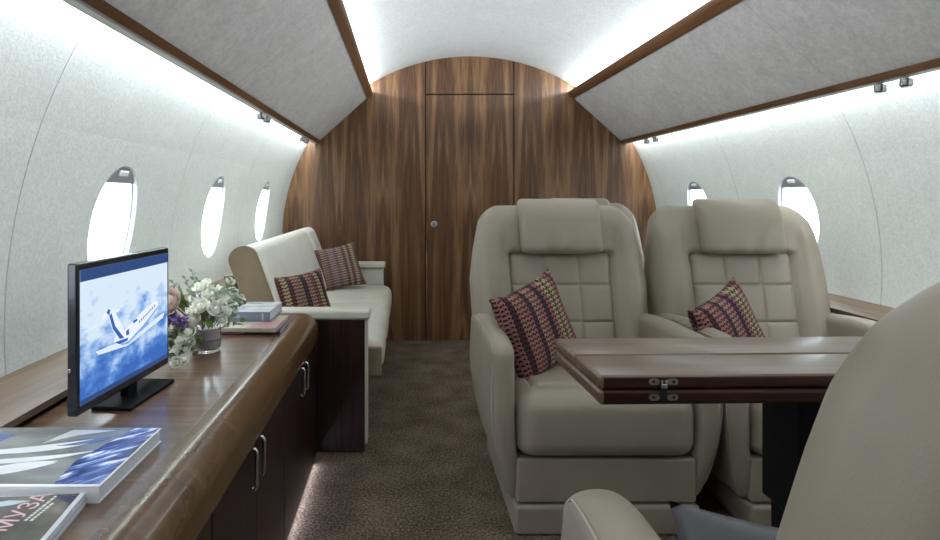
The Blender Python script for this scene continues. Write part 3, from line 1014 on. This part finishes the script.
bq = thing('flower_bouquet', 'loose bouquet of white roses and purple flowers spilling over the glass vase', 'flowers', (VX, VY, ZT + 0.05))
def at_px(px, py, Y):
    """place in the cabin given a sight position read at depth Y, in the bouquet's frame"""
    s = 627.0 / Y
    return Vector((-0.427 + (px - 406) / s - VX, Y - VY, 0.96 - (py - 196) / s - (ZT + 0.05)))
petal_m = leather('white_rose_petal', (0.90, 0.90, 0.80), 0.6, 60, 0.03)
blush_m = leather('blush_petal', (0.70, 0.58, 0.52), 0.6, 60, 0.05)
purple_m = plain('purple_floret', (0.20, 0.12, 0.36), 0.7)
lilac_m = plain('lilac_floret', (0.42, 0.38, 0.55), 0.7)
leaf_m = leather('dull_green_leaf', (0.10, 0.15, 0.075), 0.5, 80, 0.1, 0.35)
leaf2_m = leather('fresh_green_leaf', (0.17, 0.30, 0.07), 0.5, 80, 0.1, 0.2)
grey_m = leather('grey_green_leaf', (0.20, 0.26, 0.17), 0.6, 80, 0.1, 0.2)
def rose_mesh(r):
    out = ([], [])
    vv, ff = [], []
    def petal(ang, rad, h, wid, curl):
        nu, nv = 5, 5
        base = len(vv)
        for i in range(nu):
            u = i / (nu - 1)
            for j in range(nv):
                v = j / (nv - 1) * 2 - 1
                w = wid * math.sin(PI * (0.18 + 0.62 * u)) 
                a = ang + v * w
                rr = rad * (0.35 + 0.65 * math.sin(PI / 2 * min(1, u * 1.25))) + curl * max(0, u - 0.7) * rad
                z = -0.5 * r + h * u - 0.16 * h * v * v * u
                vv.append((rr * math.cos(a), rr * math.sin(a), z))
        for i in range(nu - 1):
            for j in range(nv - 1):
                q = base + i * nv + j
                ff.append((q, q + 1, q + nv + 1, q + nv))
    for lay_, (n_, rad, h, wid, curl) in enumerate(((3, 0.30, 1.35, 1.15, -0.5), (4, 0.55, 1.35, 0.95, -0.2), (5, 0.80, 1.22, 0.80, 0.35), (6, 1.0, 0.95, 0.66, 0.9))):
        for k in range(n_):
            petal(2 * PI * k / n_ + lay_ * 0.7, rad * r, h * r, wid, curl)
    # solid heart
    v2, f2 = lathe([(0.02 * r, -0.5 * r), (0.5 * r, -0.4 * r), (0.62 * r, 0.0), (0.40 * r, 0.55 * r), (0.05 * r, 0.68 * r)], (0, 0, 0), 8)
    o_ = len(vv)
    vv.extend(v2); ff.extend([tuple(i + o_ for i in q) for q in f2])
    return vv, ff
rn = random.Random(21)
roses = [(201, 288, 1.73, .0185), (196, 299, 1.69, .016), (200.5, 307.5, 1.66, .021), (215.5, 310, 1.66, .020), (226.5, 299.5, 1.70, .018),
         (213.5, 290.5, 1.76, .017), (193, 321.5, 1.64, .018), (188, 332, 1.62, .019), (239.5, 299.5, 1.78, .014), (221, 320, 1.66, .014),
         (176.5, 362.5, 1.58, .013), (184, 359.5, 1.59, .012), (186, 349.5, 1.61, .014), (176.5, 351.5, 1.60, .014), (230, 282, 1.80, .012),
         (207, 296, 1.70, .014), (220, 291, 1.78, .013), (233, 309, 1.75, .011), (190, 343, 1.62, .011), (226, 311, 1.64, .012), (206, 283, 1.75, .012), (233, 292, 1.72, .012), (222, 303, 1.66, .011), (181, 341, 1.60, .012), (191, 312, 1.62, .011)]
def place(o, p, out, roll=0.0):
    d = out.normalized()
    q = d.to_track_quat('Z', 'Y')
    o.rotation_euler = (q.to_matrix() @ Matrix.Rotation(roll, 3, 'Z')).to_euler()
    o.location = p
stems = MB()
proto = {}
for (px, py, Y, r) in roses:
    p = at_px(px, py, Y)
    p.z = max(p.z, -0.05 + r * 0.9)
    key = round(r, 3)
    if key not in proto:
        o = MB().add(rose_mesh(r)).build('rose', petal_m, bq, smooth=60)
        proto[key] = o
    else:
        o = proto[key].copy(); COL.objects.link(o)
    place(o, p, Vector((p.x * 1.2 + rn.uniform(-.02, .02), -0.07 + rn.uniform(-.02, .02), 0.06 + max(-0.03, p.z * 0.4))), rn.uniform(0, 6))
    c0 = Vector((rn.uniform(-.012, .012), rn.uniform(-.012, .012), -0.015))
    mid = (p + c0) / 2 + Vector((0, 0, 0.03))
    pts_ = [c0 * (1 - t) ** 2 + mid * 2 * t * (1 - t) + p * t * t for t in [i / 6 for i in range(7)]]
    stems.add(tube(pts_, 0.0014, 5))
big = at_px(171, 303, 1.66)
o = MB().add(rose_mesh(0.034)).build('blush_rose', blush_m, bq, smooth=60)
place(o, big, Vector((-0.05, -0.09, 0.05)))
stems.add(tube([(0, 0, -0.01), tuple(big * 0.6 + Vector((0, 0, 0.0))), tuple(big)], 0.002, 5))
stems.build('stems', leaf_m, bq, smooth=60)
def floret_cluster(px, py, Y, rad, n, mat, name):
    c = at_px(px, py, Y)
    mb = MB()
    for i in range(n):
        d = Vector((rn.gauss(0, 1), rn.gauss(0, 1), rn.gauss(0, 1))).normalized() * rad * rn.uniform(0.35, 1)
        q = c + d
        s_ = rn.uniform(0.0025, 0.0048)
        M = Matrix.Translation(q) @ Euler((rn.uniform(0, 3), rn.uniform(0, 3), 0)).to_matrix().to_4x4()
        mb.add(xform(lathe([(0.0005, -s_), (s_ * 0.6, -s_ * 0.4), (s_, s_ * 0.5), (s_ * 0.3, s_ * 0.3)], (0, 0, 0), 5), M))
    mb.build(name, mat, bq, smooth=0)
floret_cluster(181, 322, 1.62, 0.023, 90, purple_m, 'purple_flower')
floret_cluster(172, 318, 1.64, 0.016, 50, purple_m, 'purple_flower')
floret_cluster(199, 298, 1.70, 0.018, 45, lilac_m, 'lilac_flower')
floret_cluster(209, 304, 1.70, 0.017, 45, lilac_m, 'lilac_flower')
floret_cluster(172, 291, 1.72, 0.014, 40, purple_m, 'purple_flower')
floret_cluster(203, 294, 1.74, 0.012, 30, lilac_m, 'lilac_flower')
def leaf(mb, base, tip, w, fold=0.25):
    b_, t_ = Vector(base), Vector(tip)
    ax = (t_ - b_)
    L = ax.length
    ax.normalize()
    side = ax.cross(Vector((rn.uniform(-.4, .4), rn.uniform(-1, -.3), rn.uniform(.2, .8)))).normalized()
    nrm = side.cross(ax).normalized()
    n_ = 6
    v, f = [], []
    for i in range(n_ + 1):
        t = i / n_
        ww = w * math.sin(PI * (t ** 0.8)) + 0.0004
        c = b_ + ax * L * t + nrm * (0.12 * L * math.sin(PI * t))
        v += [tuple(c - side * ww + nrm * ww * fold), tuple(c), tuple(c + side * ww + nrm * ww * fold),
              tuple(c - side * ww + nrm * (ww * fold - 0.0004)), tuple(c - nrm * 0.0004), tuple(c + side * ww + nrm * (ww * fold - 0.0004))]
    for i in range(n_):
        a, b2 = i * 6, (i + 1) * 6
        f += [(a, a + 1, b2 + 1, b2), (a + 1, a + 2, b2 + 2, b2 + 1), (a + 4, a + 3, b2 + 3, b2 + 4), (a + 5, a + 4, b2 + 4, b2 + 5),
              (a, b2, b2 + 3, a + 3), (a + 2, a + 5, b2 + 5, b2 + 2)]
    mb.add((v, f))
dk, gy, fr = MB(), MB(), MB()
for i in range(120):
    px, py, Y = rn.uniform(170, 240), rn.uniform(290, 330), rn.uniform(1.66, 1.82)
    if rn.random() < 0.28:
        px, py, Y = rn.uniform(172, 194), rn.uniform(328, 358), rn.uniform(1.60, 1.66)
    p = at_px(px, py, Y)
    p.z = max(p.z, -0.035)
    d = Vector((p.x + rn.uniform(-.05, .05), rn.uniform(-.06, .04), rn.uniform(-.02, .07))).normalized()
    q = p + d * rn.uniform(0.018, 0.034)
    q.z = max(q.z, -0.042)
    leaf(dk if rn.random() < 0.62 else gy, p, q, rn.uniform(0.003, 0.0065))
for px, py, tx, ty, w in ((186, 306, 179, 284, .013), (184, 310, 176, 296, .010), (224, 326, 233, 316, .007), (206, 318, 213, 328, .009), (196, 334, 203, 346, .008)):
    leaf(fr, at_px(px, py, 1.68), at_px(tx, ty, 1.68), w)
# tall thin sprigs
for px, py in ((192, 272), (185, 279), (173, 283), (231, 281), (240, 292), (246, 303), (198, 280)):
    tip = at_px(px, py, 1.75)
    root = Vector((tip.x * 0.3, 0, 0.04))
    dk.add(tube([tuple(root), tuple((root + tip) / 2 + Vector((0, 0, .006))), tuple(tip)], 0.0009, 5))
    for k in range(7):
        t = 0.5 + 0.5 * k / 6
        c = root * (1 - t) + tip * t
        sd = 1 if k % 2 else -1
        leaf(gy, c, c + Vector((sd * 0.010, -0.003, 0.010)), 0.0035)
dk.build('dark_foliage', leaf_m, bq, smooth=50)
gy.build('grey_foliage', grey_m, bq, smooth=50)
fr.build('fresh_leaves', leaf2_m, bq, smooth=50)

# ------------------------------------------------------------------ sofa
sf = thing('sofa', 'cream three-seat sofa with tan sides along the left wall by the bulkhead', 'sofa', (-0.86, 3.25, 0))
FRONT = -0.525
def sag(p):
    return p
for (a, b) in ((2.445, 2.85), (2.85, 3.35), (3.35, 4.005)):
    hx, hy, hz = (FRONT + 0.95) / 2, (b - a) / 2, 0.065
    def puff(p, hx=hx, hy=hy):
        e = (1 - (p.x / hx) ** 4) * (1 - abs(p.y / hy) ** 6)
        q = p.copy()
        if p.z > 0:
            q.z += 0.010 * max(0, e)
        if p.x > 0:
            q.x += 0.010 * max(0, 1 - abs(p.y / hy) ** 6) * (1 if p.z > -0.03 else 0.4)
        return q
    MB().add(rbox(((FRONT - 0.95) / 2, (a + b) / 2, 0.325), (hx, hy - 0.001, hz), 0.045, (8, 10, 3), 5, puff)).build('seat_cushion', MT['sofa'], sf, True, smooth=70)
MB().add(extrude_y([(-1.05, 0.0), (-0.66, 0.0), (-0.60, 0.262), (-1.05, 0.262)], 2.41, 4.02)).build('sofa_base', MT['sofa'], sf, True)
# tan end of the near seat cushion
MB().add(rbox(((FRONT - 0.95) / 2 + 0.002, 2.437, 0.318), ((FRONT + 0.95) / 2 + 0.002, 0.012, 0.058), 0.010, (2, 1, 2), 4)).build('seat_side', MT['tan'], sf, True)
LEAN = math.radians(-21)
def back_tf(cx, cy, cz):
    return Matrix.Translation((cx, cy, cz)) @ Matrix.Rotation(LEAN, 4, 'Y')
for (a, b) in ((2.475, 3.775), (3.78, 4.06)):
    hy = (b - a) / 2
    def puff(p, hy=hy):
        q = p.copy()
        if p.x > 0:
            q.x += 0.010 * (1 - (p.z / 0.22) ** 4) * (1 - abs(p.y / hy) ** 10)
        return q
    vf = rbox((0, 0, 0), (0.055, hy - 0.001, 0.205), 0.045, (3, 14, 8), 5, puff)
    MB().add(xform(vf, back_tf(-1.012, (a + b) / 2, 0.563))).build('backrest', MT['sofa'], sf, True, smooth=70)
sp_ = [(-0.054, -0.203), (0.052, -0.203)] + [(0.002 + 0.056 * math.cos(PI * i / 14), 0.160 + 0.050 * math.sin(PI * i / 14)) for i in range(15)]
vf = extrude_y(sp_, -0.012, 0.010, True, [-0.010, -0.012, 0.0, 0.012])
MB().add(xform(vf, back_tf(-1.012, 2.466, 0.563))).build('backrest_side', MT['tan'], sf, True, smooth=40)
MB().add(extrude_y([(-1.10, 0.43), (-1.06, 0.43), (-1.12, 0.64), (-1.155, 0.64)], 2.50, 4.05)).build('back_frame', MT['tan'], sf, True)
def arm(ya, yb, dark_side):
    a = MB().add(box(-1.12, -0.572, ya + 0.012, yb - 0.006, 0.02, 0.50, 0.012, (2, 1, 2), 3)).build('armrest', MT['sofa'], sf, True)
    MB().add(box(-1.13, -0.562, ya - 0.006, yb, 0.496, 0.532, 0.012, (2, 1, 1), 5)).build('arm_pad', MT['sofa'], sf, True, smooth=60)
    if dark_side:
        MB().add(box(-1.12, -0.582, ya, ya + 0.014, 0.004, 0.494, 0.002)).build('side_panel', MT['door'], sf, True)
arm(2.345, 2.432, True)
arm(4.02, 4.13, False)

# ------------------------------------------------------------------ cushions
def pillow_mesh(W, H, T, n=26, seed=0):
    v, f = [], []
    idx = {}
    def P(i, j, side):
        edge = i in (0, n) or j in (0, n)
        key = (i, j, 0 if edge else side)
        if key in idx:
            return idx[key]
        u, w = -1 + 2 * i / n, -1 + 2 * j / n
        x = u * W * (1 - 0.10 * (1 - w * w))
        z = w * H * (1 - 0.10 * (1 - u * u))
        t = T * (max(0, (1 - u ** 4)) * max(0, (1 - w ** 4))) ** 0.55
        y = -side * t
        nn = noise.noise(Vector((x * 9 + seed, z * 9, side))) * 0.006
        y += nn * (1 - max(abs(u), abs(w)) ** 6)
        idx[key] = len(v)
        v.append((x, y, z))
        return idx[key]
    for side in (1, -1):
        for i in range(n):
            for j in range(n):
                f.append((P(i, j, side), P(i + 1, j, side), P(i + 1, j + 1, side), P(i, j + 1, side)))
    return v, f
def cushion(name, label, loc, roll, lean, yaw, W, H, T, mat, seed=0, grp='striped cushions', bend=0.0):
    v, f = pillow_mesh(W, H, T, seed=seed)
    if bend:
        v = [(x, y + bend * (x * x / (W * W)) * W, z) for x, y, z in v]
    o = MB().add((v, f)).build(name, mat, None, smooth=120)
    o.rotation_euler = (Matrix.Rotation(math.radians(yaw), 3, 'Z') @ Matrix.Rotation(math.radians(lean), 3, 'X') @ Matrix.Rotation(math.radians(roll), 3, 'Y')).to_euler()
    o.location = loc
    tag(o, label, 'cushion', grp)
    return o
cushion('cushion', 'pink and black striped woven cushion on the left facing armchair', (-0.002, 2.035, 0.535), -14, -16, 38, 0.160, 0.150, 0.050, MT['stripeA'], 1)
cushion('cushion', 'pink and black striped woven cushion on the right facing armchair, near the table', (0.632, 2.045, 0.508), -15, -18, 34, 0.165, 0.145, 0.048, MT['stripeA'], 2)
cushion('cushion', 'ochre and dark striped woven cushion at the near end of the sofa', (-0.862, 2.63, 0.520), -4, -22, 42, 0.135, 0.125, 0.050, MT['stripeB'], 3)
cushion('cushion', 'brown and mauve striped cushion at the far end of the sofa by the bulkhead', (-0.835, 3.80, 0.528), -11, -22, 14, 0.140, 0.140, 0.055, MT['stripeC'], 4)
cushion('cushion', 'plain grey-blue satin cushion on the armchair nearest the viewer', (0.050, 0.645, 0.487), 2, -30, -17, 0.19, 0.115, 0.045, MT['satin'], 5, None)

# ------------------------------------------------------------------ armchairs
def hw(z):
    K = [(0.38, 0.300), (0.50, 0.322), (0.643, 0.328), (0.754, 0.314), (0.859, 0.292), (0.93, 0.266), (1.0, 0.25)]
    if z <= K[0][0]:
        return K[0][1]
    for (a, p), (b, q) in zip(K, K[1:]):
        if z <= b:
            return p + (q - p) * (z - a) / (b - a)
    return K[-1][1]
REC = 0.24
def yrec(z):
    return REC * (z - 0.42)
def groove(d, w=0.0042):
    return math.exp(-(d / w) ** 2)

def make_chair(label, grp):
    t = thing('armchair', label, 'armchair', (0, 0, 0), 0, grp)
    L = MT['leather']
    MB().add(rbox((0, -0.040, 0.042), (0.263, 0.312, 0.042), 0.012, (1, 1, 1), 3)).build('base', L, t)
    # seat box behind the front panel
    MB().add(rbox((0, 0.02, 0.15), (0.250, 0.30, 0.066), 0.01, (1, 1, 1), 3)).build('seat_box', L, t)
    MB().add(rbox((0, -0.318, 0.150), (0.2565, 0.024, 0.063), 0.010, (6, 1, 3), 4)).build('front_panel', L, t, smooth=60)
    c = Vector((0, -0.095, 0.303))
    h = (0.2565, 0.262, 0.090)
    def seat_def(p):
        q = p.copy()
        X, Yl = p.x, p.y
        if p.z > 0.02:
            e = (1 - (X / h[0]) ** 6)
            q.z += 0.010 * e
            pad = groove(abs(X) - 0.196) * (1 if Yl > -0.17 else math.exp(-((Yl + 0.17) / 0.01) ** 2))
            lat = groove(Yl + 0.178 - 0.02 * (X / 0.2) ** 4) * (1 if abs(X) < 0.198 else 0)
            mids = (groove(X - 0.066) + groove(X + 0.066)) * (1 if Yl > -0.175 else 0)
            q.z -= 0.013 * max(pad, lat, mids * 0.6)
            if Yl > -0.178 and abs(X) < 0.196:
                q.z += 0.006
        if p.y < -h[1] + 0.07:
            e = (1 - (p.z / h[2]) ** 4) * (1 - (X / h[0]) ** 8)
            q.y -= 0.012 * max(0, e)
        return q
    MB().add(rbox(c, h, 0.052, (72, 60, 6), 5, seat_def)).build('seat_cushion', L, t, smooth=75)
    # arms
    for s in (-1, 1):
        ca = Vector((s * 0.2915, -0.045, 0.315))
        ha = (0.033, 0.300, 0.236)
        def arm_def(p, s=s):
            q = p.copy()
            Z = p.z + ca.z
            o = p.x * s          # outward positive
            # taper inwards to the foot
            if Z < 0.36:
                k = ((0.36 - Z) / 0.28) ** 2
                q.x = s * (o - 0.050 * k * (0.5 + 0.5 * (o + 0.034) / 0.068) - 0.0 * k)
            # fuller outside at mid height
            if o > 0:
                q.x += s * 0.007 * math.exp(-((Z - 0.38) / 0.12) ** 2)
            # rounded front top and gentle slope
            yy = p.y
            u = max(0, min(1, (-0.300 + 0.12 - yy) / 0.12))
            ztop = 0.551 - 0.035 * (1 - math.sqrt(max(0, 1 - u * u))) * 1.0 - 0.020 * sstep(0.0, 0.3, yy)
            if Z > 0.30:
                q.z = 0.30 + (Z - 0.30) * (ztop - 0.30) / 0.251 - ca.z
            # foot of the front edge draws back
            if Z < 0.25 and yy < -0.15:
                q.y += 0.03 * ((0.25 - Z) / 0.17) ** 2
            if yy < -0.2:
                q.y -= 0.012 * math.exp(-((Z - 0.33) / 0.12) ** 2)
            return q
        a = MB().add(rbox(ca, ha, 0.032, (3, 26, 26), 5, arm_def)).build('armrest', L, t, smooth=75)
        # piping along the outer edge
        path = []
        for i in range(20):
            yy = 0.26 - 0.51 * i / 19
            p = Vector((s * 0.029, yy, 0.2235))
            q = arm_def(p); path.append(tuple(q + ca + Vector((s * 0.0, 0, 0.001))))
        for i in range(1, 14):
            z_ = 0.2235 - 0.40 * i / 13
            p = Vector((s * 0.0285, -0.287, z_)) if i > 1 else Vector((s * 0.029, -0.272, 0.216))
            q = arm_def(p); path.append(tuple(q + ca))
        MB().add(tube(path, 0.0017, 6)).build('piping', MT['leather2'], a, smooth=80)
    # backrest with side wings
    zc, hz = 0.655, 0.268
    hx, hy = 0.32, 0.085
    cb = Vector((0, 0.195, zc))
    def back_def(p):
        q = p.copy()
        Z = p.z + zc
        q.x = p.x * hw(Z) / hx
        q.y = p.y + yrec(Z)
        if p.y < 0:
            X = abs(q.x)
            rec = (1 - sstep(0.183, 0.193, X)) * (1 - sstep(0.745, 0.758, Z))
            q.y += 0.034 * rec
            wing = sstep(0.20, 0.235, X) * (1 - sstep(0.27, 0.32, X))
            q.y -= 0.022 * wing * (1 - sstep(0.80, 0.90, Z))
        else:
            q.y += 0.02 * (1 - (p.x / hx) ** 2)
        return q
    MB().add(rbox(cb, (hx, hy, hz), 0.070, (40, 4, 36), 7, back_def)).build('backrest', L, t, smooth=80)
    zp = 0.575
    def panel_def(p):
        q = p.copy()
        Z = p.z + zp
        q.y = p.y + yrec(Z)
        if p.y < 0:
            g_ = max(groove(p.x - 0.066), groove(p.x + 0.066), groove(Z - 0.634), groove(Z - 0.505))
            q.y += 0.005 * g_
            # each pad swells a little
            cu = math.sin(PI * ((p.x + 0.198) / 0.132 % 1.0))
            cv = math.sin(PI * (((Z - 0.505) / 0.129) % 1.0))
            q.y -= 0.006 * (abs(cu) * abs(cv)) ** 0.3
        return q
    MB().add(rbox((0, 0.152, zp), (0.187, 0.028, 0.178), 0.024, (76, 1, 70), 4, panel_def)).build('quilted_panel', L, t, smooth=80)
    zh = 0.849
    def head_def(p):
        q = p.copy()
        Z = p.z + zh
        q.y = p.y + yrec(Z)
        u, w = p.x / 0.150, p.z / 0.098
        if p.y < 0:
            q.y -= 0.016 * max(0, 1 - u ** 4) * max(0, 1 - w ** 4)
            cr = max(0.0, -w) ** 2
            q.y += 0.006 * cr * math.sin(p.x * 75 + 2.0 * noise.noise(Vector((p.x * 9, p.z * 9, 3)))) 
        if w > 0.3:
            q.y += 0.030 * ((w - 0.3) / 0.7) ** 2
            q.x *= 1 + 0.02 * ((w - 0.3) / 0.7)
        q.z += 0.003 * noise.noise(Vector((p.x * 14, 0, 1)))
        return q
    MB().add(rbox((0, 0.101, zh), (0.149, 0.040, 0.100), 0.026, (26, 2, 18), 6, head_def)).build('headrest', L, t, smooth=85)
    return t

def copy_thing(o, loc, rz, label):
    c = o.copy(); COL.objects.link(c)
    c.location = loc; c.rotation_euler = (0, 0, rz); c['label'] = label
    for ch in list(o.children):
        d = ch.copy(); COL.objects.link(d); d.parent = c
        for g2 in list(ch.children):
            e = g2.copy(); COL.objects.link(e); e.parent = d
    return c
GC = 'taupe leather armchairs'
ch = make_chair('taupe leather armchair facing the viewer beside the aisle, striped cushion on it', GC)
ch.location = (0.143, 2.12, 0)
copy_thing(ch, (0.810, 2.12, 0), 0, 'taupe leather armchair facing the viewer next to the right wall windows')
copy_thing(ch, (0.455, 2.96, 0), 0, 'taupe armchair mostly hidden behind the aisle armchair, only its top edge showing')
near = copy_thing(ch, (0.153, 0.585, 0), PI, 'armchair nearest the viewer, seen from behind at the lower right edge')
for part in near.children:      # its back is set more upright
    if part.name.split('.')[0] in ('backrest', 'quilted_panel', 'headrest'):
        part.location = (0, -0.130, 0.038)
        part.rotation_euler = (math.radians(-5), 0, 0)
    if part.name.split('.')[0] == 'armrest' and part.data.vertices[0].co.x > 0:
        part.scale = (1.4, 1, 1)
        part.location = (0.2585 * (1 - 1.4), 0, 0)

# ------------------------------------------------------------------ folding table
tb = thing('folding_table', 'folded walnut table with metal hinges on a black pedestal between the armchairs', 'table', (-0.104, 1.045, 0), math.radians(1.6))
W = 1.20
def leaf_box(y0, y1, z0, z1, name, rl):
    m = MB()
    m.add(box(0, W, y0, y1, z0, z1, rl, (1, 1, 1), 4), 0)
    o = m.build(name, [MT['tableedge'], MT['tabletop']], tb, smooth=50)
    for p in o.data.polygons:
        c_ = p.center
        if p.normal.z > 0.6 and c_.z > z1 - 0.004 and 'upper' in name:
            p.material_index = 1
        elif c_.x < 0.008:
            p.material_index = 1
    return o
leaf_box(0.0, 0.137, 0.6365, 0.660, 'upper_front_leaf', 0.007)
leaf_box(0.140, 0.282, 0.6365, 0.660, 'upper_rear_leaf', 0.007)
leaf_box(0.0, 0.282, 0.610, 0.6355, 'lower_leaf', 0.007)
def slot(cx, cz, w, h):
    n_ = 8
    pts = []
    for i in range(n_ + 1):
        a = PI / 2 + PI * i / n_
        pts.append((cx - w / 2 + h / 2 + h / 2 * math.cos(a), cz + h / 2 * math.sin(a)))
    for i in range(n_ + 1):
        a = -PI / 2 + PI * i / n_
        pts.append((cx + w / 2 - h / 2 + h / 2 * math.cos(a), cz + h / 2 * math.sin(a)))
    return pts
hx0 = 0.1075
hg = MB()
for zc_ in (0.6495, 0.6235):
    for dx in (-0.0155, 0.0155):
        P_ = slot(hx0 + dx, zc_, 0.019, 0.0105)
        hg.add(prism(P_, -0.0012, 0.0008, 'XZ'), 0)
        hg.add(lathe([(0.0024, -0.0018), (0.0024, -0.0010), (0.0005, -0.0010)], (hx0 + dx * 1.1, 0, zc_), 10, 'Y'), 1)
hg.add(prism([(hx0 - 0.0062, 0.6185), (hx0 + 0.0062, 0.6185), (hx0 + 0.0062, 0.655), (hx0 - 0.0062, 0.655)], -0.0006, 0.0008, 'XZ'), 1)
hg.add(box(hx0 - 0.0055, hx0 + 0.0055, -0.005, 0.0, 0.6385, 0.6465, 0.001), 2)
for dx in (-0.0035, 0.0035):
    hg.add(box(hx0 + dx - 0.0016, hx0 + dx + 0.0016, -0.0045, 0.0, 0.6455, 0.653, 0.0007), 2)
hg.build('hinge', [MT['brass'], MT['dark'], MT['steel']], tb, smooth=30)
MB().add(box(0.395, 0.90, 0.085, 0.20, 0.365, 0.611, 0.004)).build('pedestal_head', MT['black'], tb)
MB().add(box(0.407, 0.88, 0.095, 0.19, 0.0, 0.367, 0.004)).build('pedestal', MT['black'], tb)
